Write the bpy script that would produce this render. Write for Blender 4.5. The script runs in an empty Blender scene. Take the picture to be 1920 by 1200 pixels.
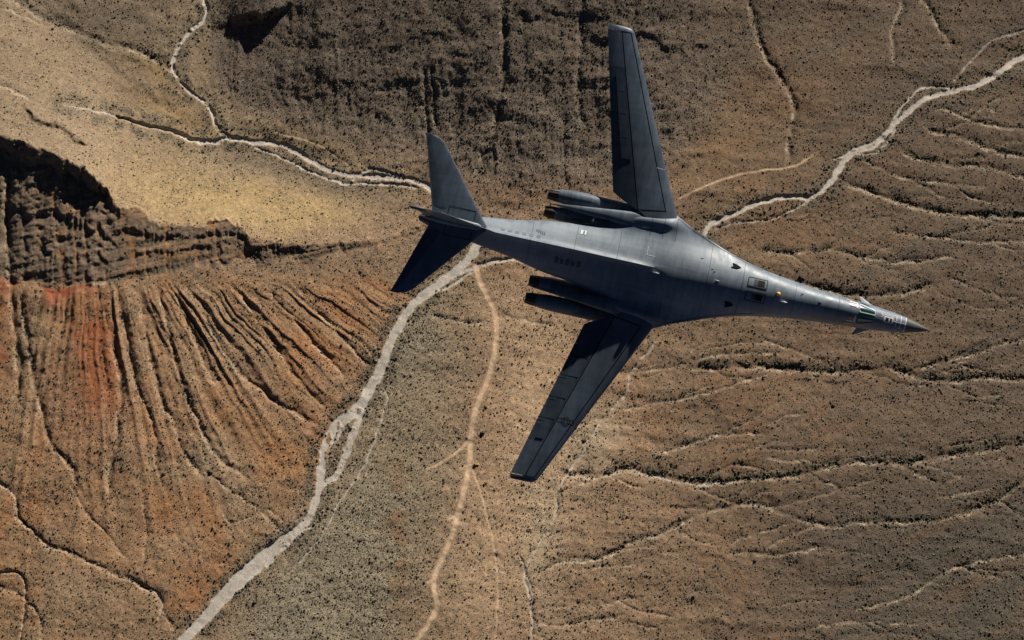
import bpy, bmesh, math, random
import numpy as np
from mathutils import Vector, Matrix

random.seed(7)
rng = np.random.default_rng(11)
scene = bpy.context.scene
col = scene.collection

# ------------------------------------------------------------------ camera, sky, sun, exposure
TILT = math.radians(25.0)                 # camera looks down, tipped towards +Y (north)
FOV = math.radians(25.0)
D_GROUND = 2700.0
ct, st = math.cos(TILT), math.sin(TILT)
FWD = Vector((0, st, -ct)); RGT = Vector((1, 0, 0)); UPV = Vector((0, ct, st))
CAM = -FWD * D_GROUND
cd = bpy.data.cameras.new('camera'); cam = bpy.data.objects.new('camera', cd); col.objects.link(cam)
cam.location = CAM; cam.rotation_euler = (TILT, 0, 0)
cd.angle = FOV; cd.clip_start = 1.0; cd.clip_end = 120000.0
scene.camera = cam

# sun: comes from the top right of the picture, low over the wing plane
ea = math.radians(3.4)
d_r, d_u = 0.42, 0.907
SUN = (RGT*d_r + UPV*d_u).normalized()*math.cos(ea) - FWD*math.sin(ea)
SUN.normalize()
sun_el = math.asin(SUN.z); sun_az = math.atan2(SUN.x, SUN.y)
w = bpy.data.worlds.new('World'); scene.world = w; w.use_nodes = True
nt = w.node_tree; nt.nodes.clear()
out = nt.nodes.new('ShaderNodeOutputWorld'); bg = nt.nodes.new('ShaderNodeBackground')
sky = nt.nodes.new('ShaderNodeTexSky'); sky.sky_type = 'NISHITA'; sky.sun_disc = False
sky.sun_elevation = sun_el; sky.sun_rotation = sun_az; sky.altitude = 6000.0; sky.air_density = 0.33; sky.dust_density = 0.2
bg.inputs['Strength'].default_value = 0.05
nt.links.new(sky.outputs[0], bg.inputs[0]); nt.links.new(bg.outputs[0], out.inputs[0])
sd = bpy.data.lights.new('sun', 'SUN'); sd.energy = 5.0; sd.angle = math.radians(0.5); sd.color = (1.0, 0.95, 0.87)
so = bpy.data.objects.new('sun', sd); col.objects.link(so)
so.rotation_euler = SUN.to_track_quat('Z', 'Y').to_euler()
scene.view_settings.view_transform = 'Standard'; scene.view_settings.look = 'None'
scene.view_settings.exposure = 0.3; scene.view_settings.gamma = 1.0
scene.view_settings.use_curve_mapping = False
scene.cycles.max_bounces = 6

# ------------------------------------------------------------------ helpers
def tag(o, label=None, cat=None, group=None, kind=None):
    if label: o['label'] = label
    if cat: o['category'] = cat
    if group: o['group'] = group
    if kind: o['kind'] = kind
    return o

def obj(name, me, parent=None, mat=None):
    o = bpy.data.objects.new(name, me); col.objects.link(o)
    if parent: o.parent = parent
    if mat is not None: me.materials.append(mat)
    return o

def mesh(name, verts, faces, smooth=True):
    me = bpy.data.meshes.new(name)
    me.from_pydata([tuple(v) for v in verts], [], [tuple(f) for f in faces]); me.validate()
    me.polygons.foreach_set('use_smooth', [smooth]*len(me.polygons)); me.update()
    return me

def fast_mesh(name, V, F, smooth=True):
    me = bpy.data.meshes.new(name); nf, k = F.shape
    me.vertices.add(len(V)); me.vertices.foreach_set('co', np.ascontiguousarray(V, np.float32).ravel())
    me.loops.add(nf*k); me.loops.foreach_set('vertex_index', np.ascontiguousarray(F, np.int32).ravel())
    me.polygons.add(nf); me.polygons.foreach_set('loop_start', np.arange(nf, dtype=np.int32)*k)
    me.polygons.foreach_set('loop_total', np.full(nf, k, np.int32))
    me.polygons.foreach_set('use_smooth', np.full(nf, smooth, bool))
    me.update(calc_edges=True)
    return me

class NT:
    def __init__(s, name):
        s.m = bpy.data.materials.new(name); s.m.use_nodes = True
        s.t = s.m.node_tree; s.b = s.t.nodes['Principled BSDF']
    def n(s, typ, **kw):
        nd = s.t.nodes.new(typ)
        for k, v in kw.items():
            if k in nd.inputs: nd.inputs[k].default_value = v
            else: setattr(nd, k, v)
        return nd
    def l(s, a, b): s.t.links.new(a, b)
    def ramp(s, fac, stops):
        r = s.n('ShaderNodeValToRGB'); s.l(fac, r.inputs[0]); e = r.color_ramp.elements
        for i, (p, c) in enumerate(stops):
            el = e[i] if i < 2 else e.new(p)
            el.position = p; el.color = (*c, 1) if len(c) == 3 else c
        return r.outputs[0]
    def noise(s, vec, scale, detail=4, rough=.55):
        nd = s.n('ShaderNodeTexNoise'); nd.inputs['Scale'].default_value = scale
        nd.inputs['Detail'].default_value = detail; nd.inputs['Roughness'].default_value = rough
        s.l(vec, nd.inputs['Vector']); return nd.outputs[0]
    def mix(s, fac, a, b, mode='MIX'):
        nd = s.n('ShaderNodeMix', data_type='RGBA', blend_type=mode)
        for v, i in ((fac, 0), (a, 6), (b, 7)):
            if hasattr(v, 'links'): s.l(v, nd.inputs[i])
            else: nd.inputs[i].default_value = v if i == 0 else (*v, 1)
        return nd.outputs[2]

def simple_mat(name, c, rough=.5, metal=0.0, spec=.5):
    m = NT(name); m.b.inputs['Roughness'].default_value = rough; m.b.inputs['Metallic'].default_value = metal
    m.b.inputs['Specular IOR Level'].default_value = spec
    tc = m.n('ShaderNodeTexCoord'); n = m.noise(tc.outputs['Object'], 3.0)
    m.l(m.ramp(n, [(.3, [x*.8 for x in c]), (.7, [min(1, x*1.15) for x in c])]), m.b.inputs['Base Color'])
    return m.m

# ------------------------------------------------------------------ terrain raster, laid out on the map of the valley
Q = 2.0; U0, U1, V0, V1 = -500.0, 2420.0, -500.0, 1700.0
us = np.arange(U0, U1+1, Q); vs = np.arange(V0, V1+1, Q)
NU, NV = len(us), len(vs)
U, V = np.meshgrid(us, vs); U = U.astype(np.float32); V = V.astype(np.float32)
PX = 0.6235                               # metres per map unit
_lat = {}
def vnoise(x, y, seed):
    g = _lat.get(seed)
    if g is None: g = _lat[seed] = np.random.default_rng(seed).random((256, 256)).astype(np.float32)
    xi = np.floor(x).astype(np.int32); yi = np.floor(y).astype(np.int32)
    fx = (x-xi).astype(np.float32); fy = (y-yi).astype(np.float32)
    fx = fx*fx*(3-2*fx); fy = fy*fy*(3-2*fy)
    a = g[yi & 255, xi & 255]; b = g[yi & 255, (xi+1) & 255]
    c = g[(yi+1) & 255, xi & 255]; d = g[(yi+1) & 255, (xi+1) & 255]
    return (a*(1-fx)+b*fx)*(1-fy)+(c*(1-fx)+d*fx)*fy
def fbm(x, y, seed, octs=4, gain=.5):
    s = 0; a = 1; t = 0
    for i in range(octs):
        s = s + a*vnoise(x*2**i+17.3*i, y*2**i+9.1*i, seed+i*101); t += a; a *= gain
    return s/t                             # 0..1, mean .5
def ridged(x, y, seed, octs=3):
    s = 0; a = 1; t = 0
    for i in range(octs):
        n = 1-np.abs(2*vnoise(x*2**i+5.7*i, y*2**i, seed+i*77)-1); s = s+a*n; t += a; a *= .5
    return s/t
def sst(a, b, x):
    t = np.clip((x-a)/(b-a), 0, 1); return t*t*(3-2*t)
WX = (fbm(U/60, V/60, 1, 5)-.5)*2; WY = (fbm(U/60, V/60, 2, 5)-.5)*2
UW = U + 16*WX; VW = V + 16*WY            # wandering coordinates

def curve(pts, wander=5.0, seed=0):
    P = np.array(pts, float); n = len(P)
    out_ = []
    for i in range(n-1):
        p0, p1, p2, p3 = P[max(i-1, 0)], P[i], P[i+1], P[min(i+2, n-1)]
        k = max(2, int(np.hypot(*(p2-p1))/8))
        t = (np.arange(k)/k)[:, None]
        out_.append(.5*((2*p1)+(-p0+p2)*t+(2*p0-5*p1+4*p2-p3)*t*t+(-p0+3*p1-3*p2+p3)*t**3))
    C = np.vstack(out_+[P[-1:]])
    if wander:
        d = np.gradient(C, axis=0); d /= np.maximum(np.hypot(d[:, 0], d[:, 1]), 1e-6)[:, None]
        s = np.arange(len(C))*8.0
        w_ = (fbm(s/70, s*0+seed*3.7, 900, 4)-.5)*2*wander
        w_ *= np.minimum(1, np.minimum(np.arange(len(C)), np.arange(len(C))[::-1])/3)
        C = C + np.stack([-d[:, 1]*w_, d[:, 0]*w_], 1)
    return C
def dist_field(C, reach, warp=1.0, win=None):
    """distance, signed side and run 0..1 to the line, in a window round it"""
    win = win or (slice(0, NV), slice(0, NU))
    uu, vv = us[win[1]], vs[win[0]]; shp = (len(vv), len(uu))
    X_ = U[win]+warp*3.5*WX2[win]; Y_ = V[win]+warp*3.5*WY2[win]
    D = np.full(shp, 1e9, np.float32); S = np.zeros(shp, np.float32); T = np.zeros(shp, np.float32)
    n = len(C)
    for i in range(n-1):
        a, b = C[i], C[i+1]
        lo = np.minimum(a, b)-reach-8; hi = np.maximum(a, b)+reach+8
        i0, i1 = np.searchsorted(uu, lo[0]), np.searchsorted(uu, hi[0])
        j0, j1 = np.searchsorted(vv, lo[1]), np.searchsorted(vv, hi[1])
        if i1 <= i0 or j1 <= j0: continue
        sl = (slice(j0, j1), slice(i0, i1))
        x = X_[sl]-a[0]; y = Y_[sl]-a[1]
        e = b-a; L = max(e@e, 1e-9); t = np.clip((x*e[0]+y*e[1])/L, 0, 1)
        d = np.hypot(x-t*e[0], y-t*e[1])
        m = d < D[sl]
        D[sl] = np.where(m, d, D[sl]); S[sl] = np.where(m, np.sign(e[0]*y-e[1]*x)*d, S[sl])
        T[sl] = np.where(m, (i+t)/(n-1), T[sl])
    return D, S, T
WX2 = (fbm(U/14, V/14, 3, 4)-.5)*2; WY2 = (fbm(U/14, V/14, 4, 4)-.5)*2

def interp(x, xs, ys): return np.interp(x, xs, ys)
# --- lines of the place (map units = photograph pixels on the valley floor)
WASH_MAIN = [(240,1340),(345,1200),(400,1140),(430,1105),(480,1060),(530,1012),(572,978),(590,945),(600,912),(603,875),(612,838),(634,795),(660,775),(690,735),(715,688),(735,640),(762,588),(800,547),(840,518),(872,490),(892,465),(896,452),(898,445)]
WASH_RIGHT = [(1270,492),(1320,442),(1335,418),(1380,397),(1430,378),(1480,370),(1520,368),(1560,340),(1585,300),(1602,281),(1640,270),(1670,240),(1700,210),(1735,184),(1790,170),(1840,155),(1880,130),(1920,105),(2050,40)]
WASH_UP = [(830,370),(815,360),(800,352),(770,340),(720,331),(660,328),(620,320),(580,300),(540,278),(510,268),(470,264),(430,259),(405,266),(370,265),(330,251),(280,236),(230,222),(180,210),(120,197)]
WASH_NORTH = [(430,258),(408,240),(401,212),(385,190),(352,170),(331,140),(323,115),(336,85),(355,60),(378,40),(387,20),(380,0),(370,-90)]
BRAIDS = [([(606,908),(632,888),(648,855),(655,830),(672,790),(688,745)],7.5), ([(618,830),(640,815),(645,790)],4), ([(540,1075),(600,1010),(640,940),(680,880),(712,800),(728,745),(715,735)],2.2),
          ([(1340,428),(1400,415),(1440,412),(1500,385),(1560,345)],2.2), ([(1560,300),(1600,282),(1650,262),(1690,205),(1730,165),(1790,165)],2.6),
          ([(1790,150),(1830,105),(1870,70),(1925,55)],2.2), ([(660,340),(690,318),(740,328),(800,345)],3), ([(992,1260),(995,1200),(997,1150),(988,1100),(985,1070),(1002,1035),(1040,970),(1046,920),(1060,892),(1090,850),(1120,800),(1170,742),(1182,700),(1215,660),(1228,640)],2.0), ([(975,1040),(985,1070),(1000,1120),(998,1160)],2.0), ([(1060,892),(1085,895),(1130,896),(1168,880),(1210,888),(1262,904),(1312,908),(1372,903)],1.7), ([(0,906),(28,932),(36,970),(60,992)],1.7), ([(265,1098),(298,1112),(304,1140),(296,1160)],1.6), ([(0,1072),(40,1078),(48,1130),(40,1200)],1.9), ([(1040,1056),(1050,1055),(1130,1047),(1180,1018)],1.6), ([(835,524),(880,505),(925,492),(960,487),(1010,490)],4.5), ([(800,552),(838,540),(870,520),(905,495)],3), ([(585,985),(560,1000),(530,1030),(500,1062)],4), ([(655,770),(690,745),(712,700)],3), ([(1600,290),(1645,285),(1680,245)],2.4), ([(480,275),(540,300),(600,330),(660,345),(730,345),(780,352)],2.6)]
ROAD = [(740,1260),(780,1200),(820,1140),(814,1085),(850,1000),(861,960),(878,890),(881,860),(889,780),(914,710),(930,650),(930,590),(914,555),(900,528),(893,500)]
TRACKS = [[(884,872),(904,930),(924,1010),(934,1090),(930,1200),(925,1270)], [(886,808),(868,838),(820,872),(790,880)], [(864,962),(838,975)], [(880,868),(862,880)], [(815,1088),(798,1092)],
          [(515,248),(545,255),(600,272),(640,300),(662,318)], [(1275,372),(1340,342),(1400,325),(1470,315),(1502,305),(1540,281)]]
# gullies: (points, half width, depth m, tree density above it)
G = [([(1045,905),(1085,893),(1130,895),(1170,878),(1210,886),(1260,900),(1310,905),(1370,900),(1450,893),(1530,883),(1565,872),(1640,866),(1700,870),(1780,855),(1850,845),(1960,825),(2100,800)],6,4.0,1.0),
     ([(990,1080),(1005,1078),(1050,1055),(1130,1045),(1180,1015),(1240,998),(1290,972),(1380,945),(1430,945),(1500,970),(1560,985),(1640,978),(1750,975),(1820,960),(1880,930),(1920,900),(2000,870)],5,3.2,.75),
     ([(990,1270),(995,1200),(996,1150),(988,1100),(985,1070),(1002,1035),(1040,970),(1045,920),(1060,890),(1090,850),(1120,800),(1170,742),(1182,700),(1215,660),(1228,640)],4,2.2,.15),
     ([(1280,690),(1340,686),(1460,692),(1520,695),(1600,694),(1680,695),(1740,710),(1800,713),(1860,708),(1960,712)],6,4.2,1.0),
     ([(1165,770),(1240,755),(1300,742),(1360,725),(1440,700)],3,1.6,.3),
     ([(1235,850),(1290,832),(1350,815),(1430,812)],4,2.2,.35), ([(1150,700),(1230,695),(1330,665),(1400,662),(1470,660)],4,2.,.5),
     ([(1430,640),(1480,650),(1530,672),(1545,680)],3,1.5,.3), ([(1365,1030),(1440,1040),(1500,1035),(1545,1022)],4,2.4,.3), ([(1370,1020),(1400,1005),(1450,990),(1480,982)],3,1.8,.4),
     ([(1720,690),(1760,675),(1820,665),(1880,645),(1960,630)],4,2.6,.8), ([(1760,932),(1800,925),(1860,915)],3,1.4,.1),
     ([(1400,-60),(1405,0),(1420,70),(1440,110),(1470,150),(1490,200),(1484,260),(1478,310)],6,5,.5), ([(1720,-60),(1732,0),(1760,50),(1785,85)],6,5,.6), ([(1690,-40),(1692,10),(1676,60),(1678,120)],5,3,.4),
     ([(1578,338),(1610,347),(1650,365),(1700,380),(1770,396),(1830,400),(1960,408)],6,4.5,.9), ([(1690,285),(1740,300),(1780,308),(1840,312),(1960,336)],5,3.5,.8), ([(1740,240),(1800,258),(1860,280),(1960,300)],5,3,.7),
     ([(1760,200),(1830,226),(1890,240),(1960,245)],4,3,.6), ([(1425,470),(1470,472),(1500,470),(1560,465)],4,2.6,.9), ([(1480,520),(1540,538),(1620,553),(1700,548),(1760,530)],6,4,1.0),
     ([(1560,468),(1620,485),(1700,490),(1790,482)],4,2.4,.7), ([(1670,430),(1760,445),(1850,455),(1960,452)],4,2.6,.7), ([(1620,300),(1690,330),(1760,340),(1850,350)],4,2.2,.4), ([(1780,520),(1850,545),(1920,560)],3,2,.5),
     ([(1000,1168),(1060,1175),(1120,1160),(1180,1152)],3,1.5,.15), ([(1130,1135),(1180,1122),(1260,1118)],2.5,1.2,.1), ([(1430,860),(1500,862),(1560,870)],3,1.,.2),
     ([(812,592),(840,598),(880,606),(910,600)],4,2.4,.9), ([(930,590),(980,600),(1040,610)],3,1.4,.4), ([(1600,1140),(1700,1120),(1800,1060),(1960,1030)],4,2,.3), ([(1500,1180),(1600,1165),(1720,1170)],3,1.2,.2),
     ([(0,-20),(60,20),(120,45),(180,72),(240,88),(300,112),(335,135)],8,2.5,.8), ([(-40,150),(20,165),(60,185)],4,2,.3), ([(-40,8),(20,20),(55,38),(100,50)],2.5,1.2,.1),
     # fan of the red slope
     ([(-40,890),(0,905),(28,930),(36,970),(60,990),(90,1020),(160,1050),(200,1068),(265,1098),(298,1112),(302,1140),(318,1165),(340,1190)],5,3.8,.5),
     ([(-40,1095),(0,1100),(40,1115),(72,1150),(80,1215)],4,2.5,.3), ([(0,1070),(40,1078),(50,1130),(42,1180)],3,1.8,.2),
     ([(15,300),(14,420),(18,520),(25,600),(34,700),(30,760)],7,8,.3), ([(38,545),(50,620),(66,720),(86,800),(100,840),(138,880),(150,930)],6,4.5,.4),
     ([(188,545),(205,610),(222,690),(227,760),(218,815),(208,860),(200,930),(206,945)],6,5,.3), ([(232,590),(246,680),(262,740),(285,790),(292,840),(298,880),(315,930)],5,4,.3),
     ([(262,560),(275,640),(290,700),(304,750),(330,800),(345,850),(390,900)],5,4,.3), ([(298,545),(312,600),(330,680),(345,730),(372,790),(400,850),(470,900)],5,4,.3),
     ([(332,548),(350,600),(372,660),(402,715),(418,705)],5,4,.3), ([(372,562),(408,640),(445,690),(490,730),(560,780),(600,800)],5,3.8,.3), ([(455,552),(490,610),(530,670),(570,720),(612,770)],5,3.4,.3),
     ([(505,545),(560,610),(610,670),(650,710)],4,3,.3), ([(560,540),(620,610),(670,660),(700,690)],4,2.8,.3), ([(130,900),(160,960),(210,1010),(240,1050)],3,2,.2),
     ([(415,960),(440,980),(500,955),(540,990)],2.5,1.3,.1), ([(380,880),(450,930),(490,960),(530,1000)],3,1.8,.2), ([(268,940),(275,1000),(268,1060),(272,1096)],3,1.8,.1),
     # ribs of the dark slope
     ([(940,-80),(944,20),(946,90),(942,150),(936,200),(930,240),(905,300),(890,340)],7,5,.4), ([(1090,-60),(1092,60),(1088,130),(1085,200),(1100,250)],6,4,.3), ([(810,120),(812,170),(818,240)],4,3,.3), ([(796,130),(798,220),(802,250)],3,2.5,.3)]
vehicle_uv = (893, 871)
TRB = []

TR = random.Random(5)
for k in range(len(G)):
    pts, wd, dep, tr = G[k]
    L = abs(pts[-1][0]-pts[0][0])
    if pts[len(pts)//2][0] < 980 or L < 120: continue
    for q in range(int(L/95)):
        i = TR.randrange(len(pts)-1); f = TR.random()
        x = pts[i][0]*(1-f)+pts[i+1][0]*f; y = pts[i][1]*(1-f)+pts[i+1][1]*f; s = TR.choice((-1, 1)); P_ = [(x, y)]
        an = s*TR.uniform(.35, .7)
        for n_ in range(TR.randint(3, 6)):
            stp = TR.uniform(16, 30); x += stp*math.cos(an); y += stp*math.sin(an); P_.append((x, y)); an = an*.72+TR.uniform(-.25, .25)
        TRB.append((P_, TR.uniform(2.0, 3.0), TR.uniform(1.0, 2.2), TR.uniform(.1, .7)))
TR = random.Random(9)
for q in range(26):
    x, y = TR.uniform(980, 1850), TR.uniform(640, 1190); P_ = [(x, y)]; an = TR.uniform(-.25, .1)
    for n_ in range(TR.randint(3, 6)): stp = TR.uniform(18, 34); x += stp*math.cos(an); y += stp*math.sin(an); P_.append((x, y)); an += TR.uniform(-.3, .3)
    TRB.append((P_, TR.uniform(1.6, 2.4), TR.uniform(.6, 1.3), TR.uniform(.0, .5)))
NMAIN = len(G); G = G+TRB
CREST_U = [-500,0,60,110,150,185,220,300,360,420,470,520,600,700,800,900]
crest = interp(U, CREST_U, [225,250,278,292,318,345,392,418,424,428,444,456,462,450,425,405])
Hc = interp(U, CREST_U, [72,72,77,78,77,72,50,37,33.5,31,28.5,25,19,10,3,0])
foot = interp(U, CREST_U, [540,540,543,545,548,548,545,520,508,500,497,495,488,468,440,410])
Hf = interp(U, CREST_U, [34,34,34,34,34,33,31,27,25,23,21,19,15,9,2,0])
northf = interp(U, [-500,0,200,400,500,600,700,800,900], [-200,-60,120,270,290,320,345,380,395])
southf = interp(U, [-500,100,345,480,600,640,700,760,800,900], [1500,1400,1205,1065,910,800,715,592,548,480])
colx = ridged(U/19, V/170, 31, 4)          # columns and alcoves cut into the cliff
vcl = V + (9+11*sst(.35,.65,fbm(U/60,V/90,32,2)))*(colx-.5)*2*sst(900, 500, U) + 10*WY - 12*WX
t = np.clip((vcl-crest)/(foot-crest+1e-3), 0, 1)
tn = np.clip(t+.07*(fbm(U/45, V/45, 41)-.5), 0, 1)
terrA = .48*sst(.0, .13, tn)+.16*sst(.13, .40, tn)+.14*sst(.40, .48, tn)+.07*sst(.48, .70, tn)+.06*sst(.70, .76, tn)+.09*sst(.76, 1, tn)
terrB = .10*sst(.0, .16, tn)+.34*sst(.20, .34, tn)+.12*sst(.34, .52, tn)+.22*sst(.52, .62, tn)+.08*sst(.62, .8, tn)+.14*sst(.8, .9, tn)
terr = terrA+(terrB-terrA)*sst(190, 270, U)
left_flat = sst(230, 100, U)               # towards the left edge the ledges run into one long slope
terr = terr*(1-.45*left_flat)+.45*left_flat*tn
strn = fbm(UW/70, V/7.5+.03*U, 33, 3)
Hwall = Hc+(Hf-Hc)*terr+sst(0,.06,t)*sst(1,.93,t)*(2.6*(strn-.5)+(1.0+1.2*sst(230,150,U))*(fbm(U/13, V/10, 34, 4)-.5)*2*sst(.35,.65,fbm(U/50,V/40,35,2)))
tN = np.clip((crest-V)/(crest-northf), 0, 1)
Hnorth = Hc*np.maximum(0, 1-tN)**1.25
tS = np.clip((V-foot)/(southf-foot), 0, 1)
Hsouth = Hf*(1-tS)**1.55
H = np.where(vcl < crest, Hnorth, np.where(vcl < foot, Hwall, Hsouth))
mesa = (H > 2) & (U < 880)

# the long dark slope at the top
yb = interp(U, [-500,300,345,380,400,430,450,520,600,700,800,900,1000,1100,1200,1280,1350,1420,1500,1700,2420], [-600,-400,-100,110,190,225,245,272,300,322,345,385,400,395,380,330,250,170,110,20,-160])
dh = np.maximum(0, yb-V+10*WY)*PX
Hh = .15*dh+.11*np.maximum(0, dh-60)+.07*np.maximum(0, dh-150)
Hh = 210*(1-np.exp(-Hh/210))
Hh *= sst(360, 640, U+.2*(V))*(.9*sst(1900, 1200, U)+.1)
hillm0 = sst(4, 40, dh)*sst(400, 560, U)*sst(1560, 1350, U)
def ledge(pts, h, wv, mask):               # a rock band across the slope: higher above the line, lower below
    yl = interp(U, [p[0] for p in pts], [p[1] for p in pts])+14*WY2*.6+16*WY
    return h*mask*sst(wv, -wv, V-yl)
Hh += ledge([(400,60),(430,46),(470,42),(530,20),(600,-40)], 15, 12, sst(385, 480, U)*sst(560, 500, U))*sst(-90, -10, V)
Hh += ledge([(1050,60),(1130,70),(1180,62),(1240,80),(1330,95),(1400,40)], 2.5, 10, sst(1080, 1140, U)*sst(1370, 1320, U))
Hh += ledge([(900,25),(1400,25)], 1.5, 12, sst(880, 1000, U)*sst(1400, 1340, U))
Hh += ledge([(400,95),(560,75),(700,90),(900,60)], 1.2, 14, sst(400, 460, U)*sst(900, 800, U))
Hh += hillm0*(.35*(fbm(UW/60, VW/9, 36, 3)-.5)*2+.35*(fbm(U/12, V/12, 37, 4)-.5)*2)
Hh += ledge([(560,160),(900,150),(1400,160)], 1, 10, sst(560, 660, U)*sst(1300, 1200, U))
H = H+Hh
hill = sst(4, 60, dh)*sst(360, 430, U)*sst(1600, 1150, U+40*WX)
# ribs of the red fan and of the dark slope, all running downhill
dv = np.clip(VW-520, 0, 700); gfan = (U+7*WX+.64*dv)/(1+dv/250)
fan = sst(515, 570, V)*sst(.98, .75, tS)*(U < 800)*sst(820, 740, U)*(V > foot-20)
H += fan*(1-.4*sst(350,600,U))*((2.3*(1-tS)+.4)*(ridged(gfan/18, VW/700, 51, 2)-.5)*2+(1.9*(1-tS)+.25)*(ridged(gfan/10, VW/420, 52, 2)-.5)*2)*sst(0, .2, 1-tS)
H += fan*1.2*(fbm(gfan/9, VW/60, 57, 3)-.5)*2*(1-tS)
ribm = sst(0, 30, dh)*hill
H += ribm*(1.5*(ridged((U+16*WX)/23, VW/300, 61, 3)-.5)*2+.5*(fbm((U+14*WX)/8, V/70, 62, 3)-.5)*2+1.6*(fbm(UW/55, VW/70, 63, 4)-.5)*2)*(.4+.6*sst(-40, 200, V))
# gentle relief of the plains
H += 3.0*(fbm(UW/190, VW/120, 71, 4)-.5)*2 + 1.1*(fbm(UW/34, VW/22, 72, 4)-.5)*2
right = sst(1000, 1250, U+.3*(V-600))*(1-hill)
H += right*1.5*(ridged((VW-.06*U)/62, UW/520, 81, 3)-.5)*2
H += .45*(fbm(U/9, V/9, 73, 3)-.5)*2
H += (sst(430,120,U)*sst(330,120,V))*2.0*(ridged((VW-.45*UW)/40, UW/300, 83, 2)-.5)*2
# the outcrop on the pale slope
o1, o1s, _ = dist_field(curve([(62,215),(80,228),(100,232),(118,236),(135,252),(148,262)], 4, 5), 40)
H += np.where(o1 < 60, 6.0*np.exp(-(o1/16)**2)*sst(10, -4, o1s+6*WX2), 0)

# gullies
NA = fbm(U/40, V/40, 300, 3); NB = fbm(U/26, V/26, 500, 3)
gully = np.zeros_like(H); light = np.zeros_like(H); trees = np.zeros_like(H)
for k, (pts, wd, dep, tr) in enumerate(G):
    C = curve(pts, 6 if wd > 3 else 4, k)
    lo = C.min(0)-50; hi = C.max(0)+50
    w_ = (slice(*np.searchsorted(vs, (lo[1], hi[1]))), slice(*np.searchsorted(us, (lo[0], hi[0]))))
    D, S, T = dist_field(C, 32, 1.3, w_)
    small = k < 36 or k >= NMAIN
    ends = (sst(0, .06, T)*sst(1, .9, T)*.85+.15)*(D < 1e8); na, nb = NA[w_], NB[w_]
    D = np.minimum(D, 500); S = np.clip(S, -500, 500)
    ww = wd*(.45+.9*na); dep = dep*(.34 if small else .40)
    H[w_] -= ends*dep*((.35+1.2*nb)*np.exp(-(D/ww)**2)+.45*np.exp(-(D/(ww*2.6))**2))
    sun_bank = S-(.75*wd)  # pale line sits on the bank that faces the sun, painted as lit
    light[w_] = np.maximum(light[w_], (.55 if k >= NMAIN else .9 if small else .7)*min(1, .5+.12*wd)*sst(.30, .55, na*.5+nb*.5)*ends*np.exp(-(sun_bank/(1.2+wd*.28))**2))
    trees[w_] = np.maximum(trees[w_], tr*ends*np.exp(-((S+(.55+.25*(tr > .85))*wd)/(wd*(1.1+.35*(tr > .85))+2*na))**2)*sst(.28, .50, nb))
print('gullies')

EDGE = fbm(U/6, V/6, 98, 3)
def wash(C, wfun, edge=1.6):
    D, S, T = dist_field(C, 60, 1.0)
    wd = wfun(T)*.9+2.6*(EDGE-.5); return np.where(D < 1e8, sst(edge, -edge, D-wd), 0), D, S, T
def wf(xs, ys): return lambda T: np.interp(T, xs, ys)
m1, D1, S1, T1 = wash(curve(WASH_MAIN, 3, 1), wf([0,.12,.22,.33,.38,.42,.52,.6,.8,.9,1], [6.5,8.5,13,17,10,8,9,11.5,10,10,9]))
m2, D2, S2, T2 = wash(curve(WASH_RIGHT, 4, 2), wf([0,.1,.3,.45,.6,.75,1], [6,5.5,5,7.5,5,6.5,8]), 1.3)
m3, D3, S3, T3 = wash(curve(WASH_UP, 3, 3), wf([0,.2,.45,.65,.75,.9,1], [5,5,5.5,5,3.2,2,.6]), 1.3)
m4, D4, S4, T4 = wash(curve(WASH_NORTH, 3, 4), wf([0,.3,.5,.8,1], [4.5,3.2,4.5,4.2,4]), 1.3)
mb = np.zeros_like(H)
for k, (p, wd) in enumerate(BRAIDS):
    mm, _, _, _ = wash(curve(p, 3, 20+k), lambda T, wd=wd: wd+0*T, 1.2); mb = np.maximum(mb, mm*(1 if wd > 2.5 else .72))
islands = sst(.56, .64, fbm(U/11, V/22, 95, 3))
mW = np.maximum.reduce([m1, m2, m3, m4, mb])
isl = islands*(sst(740,780,V)*(.15+.85*sst(905,880,V))*sst(1100,1060,V)*sst(6, 3, np.abs(D1-3))*(U < 700))
mW = mW*(1-.9*isl)
speck = sst(.56, .64, fbm(U/7, V/7, 96, 3))
mW = mW*(1-.7*speck*np.maximum(m4, mb*.6)*(1-m1))
H = H*(1-.55*mW*(H > 0)*(H < 12)) - 1.1*mW
bank = np.zeros_like(H)
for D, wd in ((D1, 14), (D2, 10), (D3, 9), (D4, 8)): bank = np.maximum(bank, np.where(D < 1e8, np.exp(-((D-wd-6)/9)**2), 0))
# bank holds the dark scrub margins beside the washes
mR = np.zeros_like(H)
DR, _, _ = dist_field(curve(ROAD, 2, 40), 30, .35); mR = np.maximum(mR, np.where(DR < 1e8, sst(1.3, -1.3, DR-4.4), 0))
for k, p in enumerate(TRACKS):
    d, _, tt = dist_field(curve(p, 2.5, 50+k), 30, .5)
    wd = 2.0 if k in (0,) else (2.4 if k in (1, 2, 3, 4) else 1.9)
    mR = np.maximum(mR, np.where(d < 1e8, .85*sst(1.3, -1.3, d-wd)*sst(1, .85, tt), 0))
H -= .35*mR
print('washes')

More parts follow.
